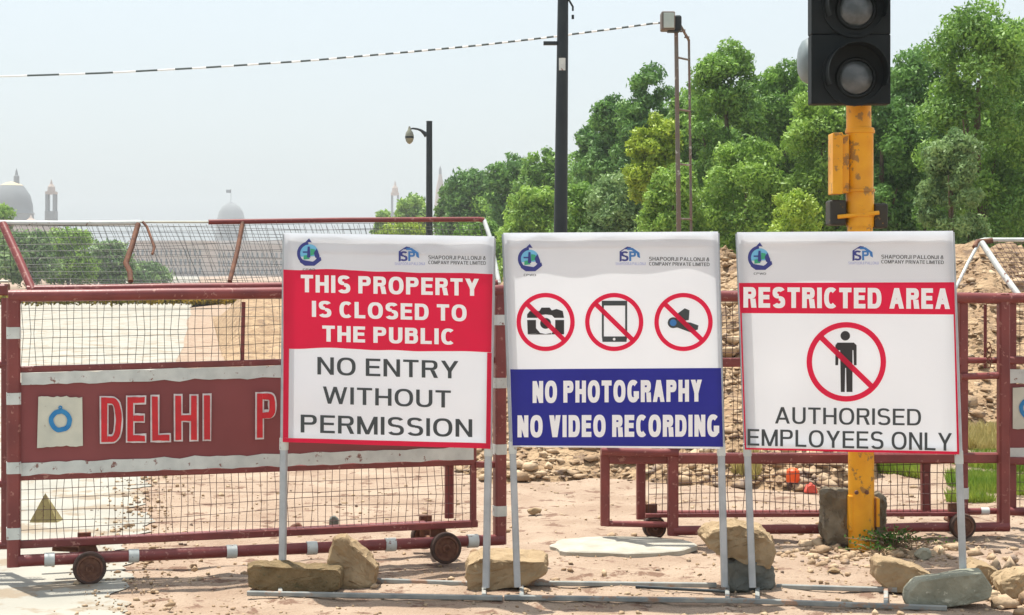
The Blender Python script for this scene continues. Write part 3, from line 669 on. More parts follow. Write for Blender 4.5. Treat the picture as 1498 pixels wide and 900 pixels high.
# guard (leans back)
def Ag(x, y, o=0.0):      # between base line (off -.12) and top line (off -.45)
    yb = 418; yt = 322; t = (yb - y) / (yb - yt); dd_ = -.12 - .33 * t
    return A.p(x, y, dd_ + o) if False else P(x, y, A.d(x) - dd_ * .93) + A.n * o
def gpath(name, pts, wpx, m, lab=None, o=0.0, n=10):
    pp = [Ag(x, y, o) for x, y in pts]; mb = MB(); mb.path(pp, wpx * 9 / F / 2, n); return mb.build(name, M[m], a.t, smooth=True, label=lab)
gpath('guard_top_rail', [(-2, 326), (100, 327), (205, 326)], 8, 'white', 'paint-worn whitish top rail')
gpath('guard_top_rail', [(205, 325), (312, 325)], 3.5, 'offwhite', 'thin bare rod')
gpath('guard_top_rail', [(305, 325), (500, 322), (700, 321), (708, 322)], 8, 'red')
gpath('guard_brace', [(4, 328), (28, 380), (48, 426)], 12, 'red')
gpath('guard_brace', [(708, 322), (716, 345), (730, 415)], 7, 'white', 'pale brace')
gpath('guard_brace', [(202, 328), (193, 360), (184, 385), (190, 398), (191, 412)], 8, 'rust', 'bent rusty brace')
gpath('guard_brace', [(355, 326), (347, 368), (336, 412)], 7, 'rust')
gpath('dangling_strip', [(208, 325), (214, 332), (220, 348), (225, 362), (222, 372)], 4, 'rust', 'loose curled strip hanging from the rod', o=.03)
wires(a.t, A, [(6, 329), (708, 326), (728, 414), (46, 417)], 88, 9, 0, .0014, M['wireg'], seed=5, wob=.5, proj=Ag, name='guard_mesh')
wires(a.t, A, [(6, 331), (705, 329), (728, 413), (40, 415)], 62, 7, -.04, .0012, M['wireg'], seed=6, wob=.6, proj=Ag, name='guard_mesh')
# running gear
for (px, py, r_) in ((131, 832, 24), (652, 805, 23)):
    d_ = A.d(px) - .10; c = P(px, py, d_); rr = r_ * d_ / F; c.z = rr
    wheel(a.t, c, A.n, rr)
    mb = MB(); mb.tube(c, c - A.n * .42, .014, 10); mb.build('axle', M['rust'], a.t)
    mb = MB(); e = c - A.n * .16; mb.beam(e + Vector((0, 0, -.02)), e + Vector((0, 0, .10)), .09, .02, A.n); mb.build('wheel_bracket', M['rust'], a.t); mb = MB(); mb.beam(c - A.n * .42, c - A.n * .42 + Vector((0, 0, .12)), .07, .03, A.n); mb.build('wheel_bracket', M['rust'], a.t)
    c2 = c - A.n * .45; wheel(a.t, c2, A.n, rr * .9)
a.rail('rear_tube', (60, 806), (640, 777), 10, off=-.28)
a.rail('cross_tube', (78, 805), (126, 807), 12, off=-.1, m='rust')
# --- neighbour at the far left, running out of frame
Np = Plane(-560, 8.6, 11, 8.75)
nb = Barr('police_barricade', 'maroon barricade mostly out of frame at the left edge', Np, -270)
nb.rail('outer_post', (8, 436), (8, 797), 11, sq=True); nb.rail('outer_post', (-555, 436), (-555, 815), 18, sq=True)
for y in (424,): nb.rail('top_rail', (-560, y), (13, y), 17, sq=True)
nb.rail('top_rail', (-560, 412), (6, 412), 4, off=-.1, m='offwhite')
for y in (533, 707): nb.rail('rail', (-560, y), (14, y), 13)
nb.rail('bottom_tube', (-560, 806), (13, 797), 14)
nb.sheet('name_board', [(-500, 560), (-30, 560), (-30, 680), (-500, 680)], .0, 'sheet', th=.004)
wires(nb.t, Np, [(-500, 327), (0, 327), (4, 412), (-500, 412)], 60, 8, -.2, .0014, M['wireg'], name='guard_mesh')
nb.rail('guard_top_rail', (-560, 325), (3, 325), 10, off=-.2)
for x_ in (-450, -60):
    d_ = Np.d(x_) - .1; c = P(x_, 820, d_); c.z = .082; wheel(nb.t, c, Np.n, .082)
# --- right barricade
B = Plane(885, 9.82, 1465, 10.0)
b = Barr('police_barricade', 'maroon barricade behind the signal pole and third sign', B, 1175)
b.rail('outer_post', (885, 428), (885, 769), 13, off=.0, sq=True)
b.rail('outer_post', (1466, 430), (1466, 776), 16, off=.02, sq=True)
b.rail('inner_post', (943, 672), (943, 765), 13, off=-.15, sq=True)
b.rail('inner_post', (983, 430), (983, 782), 15, off=.03, sq=True)
b.rail('inner_post', (1410, 440), (1410, 760), 13, off=-.02, sq=True)
b.rail('inner_post', (1365, 672), (1366, 752), 13, off=-.15, sq=True)
b.rail('inner_post', (1450, 446), (1450, 540), 5, off=-.1)
b.rail('top_rail', (880, 432), (1476, 437), 16, off=.03, wav=.008)
b.rail('middle_rail', (888, 531), (1405, 529), 13, off=-.01, sq=True)
b.rail('middle_rail', (1404, 528), (1462, 528), 9, off=-.04); b.rail('middle_rail', (1404, 551), (1462, 549), 10, off=.02)
b.rail('lower_rail', (878, 659), (990, 662), 12, off=.05, wav=.01)
b.rail('lower_rail', (888, 671), (1470, 670), 15, off=-.01, sq=True)
b.rail('mesh_bottom_rail', (945, 755), (1404, 753), 6, off=-.02, sq=True)
b.rail('bottom_tube', (885, 766), (985, 768), 9, off=.0)
b.rail('bottom_tube', (983, 775), (1472, 769), 14, off=.04, wav=.006)
b.rail('rear_tube', (950, 760), (1460, 758), 9, off=-.25)
b.rail('short_rail', (1414, 749), (1462, 749), 9, off=-.03); b.band((1443, 749), (1, 0), 10, 12, off=-.03)
mbp = MB(); mbp.beam(B.p(1413, 705), B.p(1413, 722), .016, .012, B.n); 
b.band((1410, 722), (0, 1), 17, 16, off=-.02)
for i in range(5):
    c = B.p(1443 + (i % 2) * 2, 505 + i * 7, .03); mb = MB(); mb.path([c + Vector((.014 * math.cos(t), .006 * math.sin(t * 2), .02 * math.sin(t))) for t in np.linspace(0, 6.28, 11)], .004, 6); mb.build('chain_link', M['rust'], b.t)
wires(b.t, B, [(990, 441), (1403, 443), (1403, 523), (990, 525)], 40, 8, -.03, .0021, M['wire'], seed=12, wob=.4)
wires(b.t, B, [(990, 538), (1403, 536), (1403, 663), (990, 664)], 40, 6, -.03, .0018, M['wire'], seed=13, wob=.4)
wires(b.t, B, [(950, 679), (1403, 678), (1403, 752), (950, 754)], 46, 5, -.03, .0022, M['wire'], seed=14, wob=.4)
for (px, r_) in ((957, 17), (1408, 19)):
    d_ = B.d(px) - (.10 if px > 1000 else -.05); rr = r_ * d_ / F; c = P(px, 780, d_); c.z = rr; wheel(b.t, c, B.n, rr, .055 if px > 1000 else .09)
    mb = MB(); mb.tube(c, c - B.n * .3, .014, 10); mb.build('axle', M['rust'], b.t)
    mb = MB(); mb.beam(c - B.n * .14 + Vector((0, 0, -.01)), c - B.n * .14 + Vector((0, 0, .12)), .08, .03, B.n); mb.build('wheel_bracket', M['rust'], b.t)
# --- far right barricade
Cp = Plane(1430, 10.35, 2100, 10.0)
c_ = Barr('police_barricade', 'maroon barricade with white sloped guard braces at the right edge', Cp, 1750)
c_.rail('top_rail', (1395, 436), (2090, 436), 15, off=.03)
c_.rail('outer_post', (1482, 440), (1482, 752), 10, off=-.02, sq=True); c_.rail('outer_post', (2085, 440), (2085, 770), 17, sq=True)
c_.rail('rail', (1470, 527), (2085, 527), 11, sq=True); c_.rail('rail', (1470, 674), (2085, 676), 11, sq=True)
c_.rail('bottom_tube', (1474, 748), (2085, 770), 13)
c_.sheet('name_board', [(1474, 562), (2080, 562), (2080, 656), (1474, 656)], .004, 'sheet', th=.004)
c_.sheet('white_stripe', [(1472, 540), (2080, 540), (2080, 561), (1472, 561)], .012, 'white', th=.003, n=40, edge=2, seed=21)
c_.sheet('white_stripe', [(1474, 655), (2080, 657), (2080, 670), (1474, 668)], .012, 'white', th=.003, n=40, edge=2, seed=22)
c_.sheet('emblem_plate', [(1481, 567), (1540, 567), (1540, 628), (1481, 627)], .016, 'offwhite', th=.004, n=8, edge=2, seed=23)
ring_px(Cp.p, (1506, 597), 10, 16, .021, wob=1).build('blue_ring', M['blue'], c_.t)
def cg(x, y, o=0.0):
    t = (430 - y) / 80; return P(x, y, Cp.d(x) + .3 * t) + Cp.n * o
def cpath(name, pts, w_, m, lab=None):
    mb = MB(); mb.path([cg(*p) for p in pts], w_ * 10 / F / 2, 10); mb.build(name, M[m], c_.t, smooth=True, label=lab)
cpath('guard_top_rail', [(1428, 354), (1440, 351), (2080, 351)], 7, 'white')
cpath('guard_brace', [(1436, 355), (1462, 394), (1490, 432)], 10, 'white', 'thick white sloped brace')
cpath('guard_brace', [(1432, 356), (1416, 385), (1396, 426)], 5, 'white', 'thin white sloped brace')
cpath('guard_elbow', [(1426, 362), (1430, 354), (1452, 352)], 9, 'rust')
wires(c_.t, Cp, [(1440, 356), (1700, 356), (1700, 426), (1486, 426)], 34, 10, 0, .0021, M['wire'], seed=31, proj=cg, name='guard_mesh')
wires(c_.t, Cp, [(1474, 446), (1700, 446), (1700, 522), (1474, 522)], 24, 8, -.02, .0020, M['wire'], seed=32)
wires(c_.t, Cp, [(1474, 680), (1700, 682), (1700, 750), (1474, 744)], 24, 5, -.02, .0020, M['wire'], seed=33)
mb = MB(); d_ = Cp.d(1510) - .1; cc = P(1520, 760, d_); cc.z = .08; wheel(c_.t, cc, Cp.n, .08)

# ------------------------------------------------------------------ signs
class Sign:
    def __init__(s, label, x0, d0, x1, d1, corners, seed):
        s.pl = Plane(x0, d0, x1, d1); s.c = corners; s.seed = seed; p = s.pl.p((x0 + x1) / 2, 500)
        s.t = thing('sign_stand', label, 'sign', (p.x, p.y, 0), 'banner signs on tube stands')
    def wave(s, px, py):
        TL, TR, BR, BL = s.c; u = (px - TL[0]) / (TR[0] - TL[0]); v = (py - TL[1]) / (BL[1] - TL[1]); q = s.seed
        e = max(0, 1 - min(u, 1 - u) / .045) if u < .5 or u > .5 else 0
        e = max(0, 1 - min(abs(u), abs(1 - u)) / .05)
        w_ = .009 * noise.noise(Vector((u * 5 + q, v * 1.3, q))) + .004 * noise.noise(Vector((u * 2 + q * 2, v * 3, q + 4)))
        w_ += .006 * math.exp(-((v - .12 + .1 * (u - .5) ** 2) / .03) ** 2) * (noise.noise(Vector((u * 4, q, 2))) + .1)
        return w_ * (1 - e) + .006 * e * e
    def p(s, px, py, off=0.0): return s.pl.p(px, py, .022 + off * 1.9 + s.wave(px, py))
    def grid(s, name, q, off, m, nx=30, ny=30, wrap=False, lab=None, jag=0):
        TL, TR, BR, BL = q; mb = MB(); cols = [i / nx for i in range(nx + 1)]
        for j in range(ny + 1):
            v = j / ny; row = []
            for u in cols:
                x = (TL[0] * (1 - u) + TR[0] * u) * (1 - v) + (BL[0] * (1 - u) + BR[0] * u) * v
                y = (TL[1] * (1 - u) + TR[1] * u) * (1 - v) + (BL[1] * (1 - u) + BR[1] * u) * v
                if jag: y += jag * noise.noise(Vector((u * 6, s.seed, 0))) * (1 if v > .5 else 1)
                row.append(s.p(x, y, off))
            if wrap: row = [row[0] - s.pl.n * .05 + s.pl.u * .004, row[0] - s.pl.n * .012 - s.pl.u * .003] + row + [row[-1] - s.pl.n * .012 + s.pl.u * .003, row[-1] - s.pl.n * .05 - s.pl.u * .004]
            mb.v += row
        W = nx + 1 + (4 if wrap else 0)
        mb.f = [(j * W + i, (j + 1) * W + i, (j + 1) * W + i + 1, j * W + i + 1) for j in range(ny) for i in range(W - 1)]; mb.m = [0] * len(mb.f)
        return mb.build(name, M[m], s.t, smooth=True, label=lab)
    def text(s, txt, l, r_, h, m, off=.002, bold=.13, hr=None, name='letter', gap=.13):
        """l, r_ = pixel of top-left / top-right of the capitals; h = cap height in px; bold = stem width"""
        hr = hr or h; x = 0; gl = []
        for ch in txt:
            if ch == ' ': x += .30; continue
            q, w_ = glyph_polys(ch, bold); gl.append((x, q)); x += w_ + gap
        tot = x - gap; small = name != 'letter'; mb = MB()
        for gx, q in gl:
            if not small: mb = MB()
            for k, (A_, B_) in enumerate(q):
                out = []
                for row in (A_, B_):
                    for (a, b_) in row:
                        u = (gx + a) / tot; hh = h * (1 - u) + hr * u
                        out.append(s.p(l[0] + (r_[0] - l[0]) * u, l[1] + (r_[1] - l[1]) * u + hh * (1 - b_), off + k * .00012))
                n = len(A_); mb.add(out, [(i, i + 1, n + i + 1, n + i) for i in range(n - 1)])
            if not small: mb.build(name, M[m], s.t)
        if small: mb.build(name, M[m], s.t, kind='stuff')
    def poly(s, pts, off, m, name='emblem'):
        mb = MB(); mb.add([s.p(x, y, off) for x, y in pts][::-1], [tuple(range(len(pts)))]); return mb.build(name, M[m], s.t)
    def multi(s, polys, off, m, name):
        mb = MB()
        for pts in polys: mb.add([s.p(x, y, off) for x, y in pts], [tuple(range(len(pts)))])
        return mb.build(name, M[m], s.t)
    def ring(s, c, ro, wd, off=.003, m='fred'):
        return ring_px(s.p, c, ro - wd, ro, off, 56).build('prohibition_ring', M[m], s.t)
    def slash(s, c, r_, wd, off=.0045):
        a_ = Vector((-.7, -.68)).normalized(); n_2 = Vector((-a_.y, a_.x)) * wd / 2; c = Vector(c); N = 8; mb = MB()
        vs = [s.p(*(c + a_ * r_ * (1 - 2 * i / N) + n_2 * sg), off) for sg in (-1, 1) for i in range(N + 1)]
        mb.add(vs, [(i, i + 1, N + 2 + i, N + 1 + i) for i in range(N)]); return mb.build('prohibition_bar', M['fred'], s.t)
    def frame(s, lx, rx, foot, ltop, rtop, lfoot=None):
        w_ = .034
        for (xt, xb, yt, yb) in ((ltop[0], lx, ltop[1], lfoot or foot), (rtop[0], rx, rtop[1], foot)):
            p0 = s.pl.p(xt, yt + 2); p1 = s.pl.p(xb, yb); p1.z = .03
            MB().beam(p1, p0, w_, w_, s.pl.n).build('leg', M['alu'], s.t)
            e = s.pl.p(xt + (xb - xt) * .62, yt + (yb - yt) * .62)
            mb = MB(); z = s.c[2][1] if xt == rtop[0] else s.c[3][1]; tt = (z - yt) / (yb - yt)
            q0 = p0.lerp(p1, tt - .005); q1 = p0.lerp(p1, tt + .03); mb.beam(q0, q1, w_ + .006, w_ + .006, s.pl.n); mb.build('leg_sleeve', M['white'], s.t)
        TL, TR, BR, BL = s.c
        for (a_, b_) in (((TL[0] + 8, TL[1] + 7), (TR[0] - 8, TR[1] + 7)), ((BL[0] + 8, BL[1] - 7), (BR[0] - 8, BR[1] - 7))):
            MB().beam(s.pl.p(*a_, -.004), s.pl.p(*b_, -.004), .026, .026, s.pl.n).build('cross_tube', M['alu'], s.t)
    def base(s, f0, f1, b0, b1, ties):
        P0, P1, Q0, Q1 = G(*f0), G(*f1), G(*b0), G(*b1)
        for nm, u, v in (('front_foot_tube', P0, P1), ('back_foot_tube', Q0, Q1)):
            u.z = v.z = .010; MB().beam(u, v, .024, .024, Vector((0, 0, 1))).build(nm, M['dustalu'], s.t)
        for x in ties:
            def at(u, v): 
                t = 0.0
                A_ = u; 
                k = (x - CX) / F
                t = (k * u.y - u.x) / ((v.x - u.x) - k * (v.y - u.y)); return u.lerp(v, t)
            i, j = at(P0, P1), at(Q0, Q1); dv = (j - i).normalized() * .016; MB().beam(i + dv, j - dv, .022, .022, Vector((0, 0, 1))).build('tie_tube', M['dustalu'], s.t)
def hem(s, h):
    TL, TR, BR, BL = s.c; s.grid('hem', [(TL[0] + 3, TL[1] + 1), (TR[0] - 3, TR[1] + 1), (TR[0] - 3, TR[1] + h), (TL[0] + 3, TL[1] + h)], -.004, 'flex', 30, 6)
def logos(s, c1, c2, tx, tw, tw2=None, ty=None):
    x, y = c1
    ring_px(s.p, (x, y), 13, 17.5, .002, 30, 95, 330).build('emblem_arc', M['fnavy'], s.t)
    mb = MB(); mb.add([s.p(x + 13.5 * math.cos(t), y - 13.5 * math.sin(t), .0015) for t in np.linspace(-.3, 3.5, 16)], [tuple(range(16))]); mb.build('emblem_sky', M['fcyan'], s.t)
    s.multi([[(x - 5, y - 17), (x, y - 22), (x + 4, y - 16)], [(x - 2, y - 10), (x + 1, y - 10), (x + 2, y + 6), (x - 3, y + 6)], [(x - 9, y - 3), (x - 1, y - 3), (x - 1, y - 1), (x - 9, y - 1)], [(x + 7, y - 1), (x + 11, y - 7), (x + 15, y + 2), (x + 16, y + 9), (x + 9, y + 6)],
             [(x - 14, y + 8), (x - 6, y + 10), (x + 6, y + 12), (x + 17, y + 5), (x + 18, y + 10), (x + 8, y + 18), (x - 6, y + 18), (x - 13, y + 13)]], .0030, 'fnavy', 'emblem_mark')
    s.multi([[(x + 2, y - 7), (x + 8, y - 6), (x + 10, y + 1), (x + 2, y + 3)], [(x - 8, y + 3), (x - 1, y + 2), (x + 1, y + 8), (x - 8, y + 9)]], .0024, 'fgreen', 'emblem_green')
    s.text('CPWD', (x - 9, y + 22), (x + 9, y + 22), 3, 'fgrey', bold=.15, name='small_lettering')
    x, y = c2
    s.multi([[(x - 15, y - 3), (x - 8, y - 8), (x - 1, y - 8), (x + 2, y - 11), (x - 4, y - 12), (x - 15, y - 5)], [(x - 15, y - 5), (x - 12, y - 6), (x - 12, y + 9), (x - 15, y + 10)]], .002, 'fnavy', 'company_mark')
    s.text('S', (x - 13, y - 5), (x - 2, y - 5), 14, 'fnavy', bold=.2, name='company_mark'); s.text('P', (x - 1, y - 5), (x + 9, y - 5), 14, 'fmid', bold=.2, name='company_mark')
    s.multi([[(x - 4, y - 10), (x + 4, y - 10), (x + 14, y - 3), (x + 15, y + 5), (x + 11, y + 3), (x + 10, y - 2), (x + 2, y - 7), (x - 4, y - 7)]], .0026, 'fmid', 'company_mark')
    s.text('SHAPOORJI PALLONJI', (x - 21, y + 11), (x + 23, y + 11), 4, 'flilac', bold=.16, name='small_lettering')
    s.text('SHAPOORJI PALLONJI &', (tx, ty), (tx + tw, ty + 1), 5.4, 'fgrey', bold=.16, name='small_lettering')
    s.text('COMPANY PRIVATE LIMITED', (tx, ty + 7.5), (tx + tw, ty + 8.5), 5, 'fgrey', bold=.16, name='small_lettering')
# sign 1
s1 = Sign('red and white banner stand saying this property is closed to the public', 418, 8.36, 720, 8.20, [(418, 341), (723, 346), (719, 656), (416, 646)], 1.3)
s1.grid('banner', s1.c, 0, 'flex', 50, 50, wrap=True)
s1.grid('red_field', [(417, 393), (722, 402), (720, 516), (417, 508)], .0009, 'fred', 40, 16, jag=3)
s1.grid('red_border', [(417.2, 508), (425, 508), (424, 640), (416.2, 640)], .0009, 'fred', 2, 20)
s1.grid('red_border', [(714, 515.6), (720.5, 515.8), (719, 648), (712, 648)], .0009, 'fred', 2, 20)
s1.grid('red_border', [(416, 640), (718.8, 648), (718.5, 656), (416, 646)], .0009, 'fred', 40, 2)
for txt, l, r_, h, hr, m, bo in (('THIS PROPERTY', (442, 402), (702, 408), 25.5, 25, 'fwhite', .225), ('IS CLOSED TO', (458, 440), (684, 446), 23.5, 24, 'fwhite', .225), ('THE PUBLIC', (473, 476), (666, 481), 23.5, 23, 'fwhite', .225),
                              ('NO ENTRY', (466, 522), (672, 528), 25.5, 25.5, 'fgrey', .155), ('WITHOUT', (474, 565), (661, 571), 25, 25, 'fgrey', .155), ('PERMISSION', (442, 606), (692, 613), 26, 26, 'fgrey', .155)):
    s1.text(txt, l, r_, h, m, bold=bo, hr=hr)
hem(s1, 28)
s1.frame(413, 711, 868, (419, 341), (720, 346), lfoot=857)
logos(s1, (454, 371), (600, 373), 628, 84, ty=374)
s1.base((362, 871), (735, 878), (372, 846), (690, 857), (410, 708))
# sign 2
s2 = Sign('white and navy banner stand saying no photography no video recording', 748, 8.22, 1054, 8.22, [(737, 341), (1049, 339), (1057, 656), (750, 653)], 4.7)
s2.grid('banner', s2.c, 0, 'flex', 50, 50, wrap=True)
s2.grid('navy_field', [(746.5, 540), (1053.8, 538), (1056.8, 653), (750, 651)], .0009, 'fblue', 40, 16)
s2.text('NO PHOTOGRAPHY', (779, 557), (1026, 555), 32, 'fwhite', bold=.27, hr=32, gap=.12)
s2.text('NO VIDEO RECORDING', (757, 607), (1051, 606), 32, 'fwhite', bold=.27, hr=32, gap=.12)
for c in ((798, 471), (898, 471), (999, 471)):
    s2.ring(c, 42.5, 6.5); s2.slash(c, 38, 7)
cx_, cy_ = 798, 471
s2.multi([[(771, 460), (775, 455), (789, 455), (792, 450), (804, 450), (807, 454), (814, 452), (823, 455), (825, 465), (811, 465), (807, 461), (798, 460), (789, 461), (786, 465), (771, 465)],
          [(771, 468), (784, 468), (784, 480), (790, 487), (772, 489)], [(812, 468), (825, 468), (825, 489), (806, 489), (812, 480)], [(790, 487), (798, 488.5), (806, 487), (806, 489.2), (772, 489.4)]], .002, 'fblack', 'camera_symbol')
ring_px(s2.p, (798, 473), 0.1, 8, .0024, 20).build('camera_symbol', M['fblack'], s2.t)
s2.multi([[(880, 440), (917, 440), (917, 447), (880, 447)], [(880, 447), (883, 447), (883, 492), (880, 492)], [(914, 447), (917, 447), (917, 492), (914, 492)], [(880, 492), (917, 492), (916, 500), (881, 500)]], .002, 'fgrey', 'phone_symbol')
ring_px(s2.p, (898, 496), 0.1, 2, .0026, 12).build('phone_button', M['fwhite'], s2.t)
s2.multi([[(990, 459), (1001, 451), (1008, 454), (1007, 468), (996, 470)], [(984, 466), (996, 470), (1010, 472), (1021, 476), (1020, 482), (1009, 486), (990, 479), (984, 480)]], .002, 'fgrey', 'video_camera_symbol')
ring_px(s2.p, (984, 472), 0.1, 8, .0026, 18).build('video_camera_lens', M['fgrey'], s2.t); ring_px(s2.p, (984, 472), 0.1, 5, .0031, 16).build('video_camera_lens', M['fmid'], s2.t)
hem(s2, 22)
s2.frame(757, 1060, 868, (739, 341), (1047, 339))
logos(s2, (775, 379), (921, 373), 949, 88, ty=376)
s2.base((738, 877), (1080, 882), (775, 856), (1048, 859), (763, 1064))
# sign 3
s3 = Sign('white and red banner stand saying restricted area authorised employees only', 1085, 8.22, 1398, 8.02, [(1079, 340), (1393, 338), (1403, 664), (1090, 657)], 9.1)
s3.grid('banner', s3.c, 0, 'flex', 50, 50, wrap=True)
s3.grid('red_field', [(1081.5, 414), (1395.3, 413), (1396.7, 460), (1083.2, 458)], .0009, 'fred', 40, 8)
s3.grid('red_border', [(1083.2, 458), (1085.5, 458), (1092, 655), (1090, 655)], .0009, 'fred', 1, 20)
s3.grid('red_border', [(1394.5, 460), (1396.7, 460), (1402.8, 660), (1399.5, 660)], .0009, 'fred', 1, 20)
s3.grid('red_border', [(1090, 654.6), (1402.7, 660), (1403, 664), (1090, 657)], .0009, 'fred', 40, 1)
s3.text('RESTRICTED AREA', (1088, 420), (1389, 422), 30, 'fwhite', bold=.25, hr=30, gap=.12)
s3.text('AUTHORISED', (1134, 595), (1347, 598), 24, 'fgrey', bold=.145, hr=24)
s3.text('EMPLOYEES ONLY', (1094, 627), (1392, 633), 24, 'fgrey', bold=.145, hr=26)
s3.ring((1238, 529), 58, 8); s3.slash((1238, 529), 53, 8)
ring_px(s3.p, (1236.5, 491), .1, 7, .002, 18).build('person_symbol', M['fblack'], s3.t)
s3.multi([[(1225, 501), (1249, 501), (1253, 505), (1253, 534), (1249, 534), (1248.3, 512), (1247, 512), (1247, 573), (1238.3, 573), (1237.6, 538), (1236.4, 538), (1235.7, 573), (1230, 573), (1229, 512), (1227, 512), (1226, 534), (1222, 534), (1222, 505)]], .002, 'fblack', 'person_symbol')
hem(s3, 18)
s3.frame(1101, 1410, 874, (1081, 340), (1391, 338), lfoot=869)
logos(s3, (1112, 377), (1262, 372), 1289, 91, ty=373)
s3.base((1062, 881), (1385, 893), (1136, 861), (1312, 866), (1108, 1296))
MB().tube(G(930, 862) + Vector((0, 0, .012)), G(1062, 869) + Vector((0, 0, .012)), .008, 8).build('rod', M['pole'], loc=G(990, 866))
tag(bpy.data.objects['rod'], 'thin dark rod lying in front of the second sign', 'rod'); 
ob_ = bpy.data.objects['rod']

# ------------------------------------------------------------------ traffic signal
def signal():
    d = 9.6; s = d / F; X = lambda p: (p - CX) * s; Z = lambda p: EYE + (HY - p) * s
    t = thing('traffic_signal', 'black traffic signal on a yellow pole rising behind the third sign', 'traffic signal', (X(1260), d, 0))
    m = MB(); m.path([(X(1260), d, -.05), (X(1259.5), d, Z(600)), (X(1258), d, Z(330)), (X(1256), d, Z(150)), (X(1255), d, Z(-190))], [.076, .074, .074, .072, .072], 28); m.build('pole', M['yellow'], t, smooth=True)
    m = MB(); m.lathe((X(1258), d, 0), [(.081, Z(332)), (.081, Z(283)), (.0775, Z(280)), (.0775, Z(196)), (.082, Z(193)), (.082, Z(188)), (.073, Z(187))], 28); m.build('pole_sleeve', M['yellow'], t, smooth=True)
    for y in (193, 279, 315):
        m = MB(); m.lathe((X(1258), d, 0), [(.079, Z(y + 2.5)), (.086, Z(y + 2)), (.086, Z(y - 2)), (.079, Z(y - 2.5))], 28); m.build('pole_clamp', M['yellow'], t, smooth=True)
    m = MB(); m.box((X(1214), d - .09, Z(285)), (X(1229), d + .06, Z(196)), .006); m.box((X(1229.5), d - .05, Z(283)), (X(1240), d + .05, Z(198)), .006); m.build('side_box', M['yellow'], t)
    m = MB(); m.box((X(1212), d - .05, Z(330)), (X(1236), d + .1, Z(293)), .012); m.build('bracket_box', M['brack'], t)
    m = MB(); m.box((X(1277), d - .04, Z(334)), (X(1297), d + .1, Z(298)), .012); m.build('bracket_box', M['brack'], t)
    m = MB(); m.tube((X(1222), d - .07, Z(318)), (X(1282), d - .07, Z(312)), .012, 8); m.build('bracket_bolt', M['yellow'], t)
    # sleeve halves at the foot
    m = MB(); m.box((X(1240), d - .05, Z(775)), (X(1246), d + .06, Z(724)), .004); m.box((X(1280), d - .04, Z(770)), (X(1285), d + .06, Z(728)), .004); m.build('foot_flange', M['yellow'], t)
    for px in (1249, 1264): m = MB(); m.lathe((X(px), d - .074, Z(718)), [(.001, -.012), (.011, -.012), (.013, 0)], 10, 'Y'); m.build('bolt', M['rust'], t)
    # head facing the camera
    dh = 9.36; s2_ = dh / F; X2 = lambda p: (p - CX) * s2_; Z2 = lambda p: EYE + (HY - p) * s2_
    x0, x1 = X2(1187), X2(1303)
    for k, (yb, yt, yc) in enumerate(((152, 50.6, 108), (50, -52, 8), (-52.6, -155, -95))):
        m = MB(); m.box((x0, dh, Z2(yb)), (x1, dh + .11, Z2(yt)), .005); hsn = m.build('signal_section', M['black'], t)
        c = (X2(1250), dh, Z2(yc)); r_ = 44 * s2_
        def vis(nm, prof, mm_, n=36, ang=(0, 360)):
            mb = MB(); mb.lathe(c, prof, n, 'Y', ang); base = world_loc(t); o = mb.build(nm, mm_, t, smooth=True); return o
        vis('bezel', [(r_ * 1.08, -.002), (r_ * 1.08, -.014), (r_ * .98, -.014), (r_ * .98, -.002)], M['black'])
        vis('visor', [(r_, -.012), (r_, -.13), (r_ * .965, -.13), (r_ * .965, -.012)], M['black'], 36, (-25, 205))
        rl = 25 * s2_; c = (X2(1252), dh, Z2(yc + 6))
        vis('lens', [(.001, -.03)] + [(rl * math.sin(q), -.004 - .026 * math.cos(q)) for q in np.linspace(.15, 1.57, 8)], M['lens'])
        vis('lens_rim', [(rl, -.003), (rl * 1.03, -.016), (rl * 1.14, -.016), (rl * 1.22, -.003)], M['black'])
    # second head facing left behind the first
    for k, (yb, yt) in enumerate(((132, 40), (38, -56), (-58, -155))):
        m = MB(); m.box((X(1202), d + .10, Z(yb)), (X(1248), d + .46, Z(yt)), .012); m.build('signal_section', M['black'], t)
        if k: continue
        c = (X(1201), d + .28, Z((yb + yt) / 2 - 6)); r_ = .14
        m = MB(); m.lathe(c, [(r_, .01), (r_ * .97, -.03), (r_ * .85, -.06), (r_ * .6, -.078), (r_ * .3, -.086), (.001, -.088)], 30, 'X'); m.build('visor', M['ivisor'], t, smooth=True)
    m = MB(); m.box((X(1244), d - .22, Z(60)), (X(1266), d - .0, Z(50))); m.box((X(1244), d - .22, Z(-100)), (X(1266), d - .0, Z(-110))); m.box((X(1235), d + .0, Z(62)), (X(1252), d + .2, Z(52))); m.build('mounting_arm', M['black'], t)
signal()

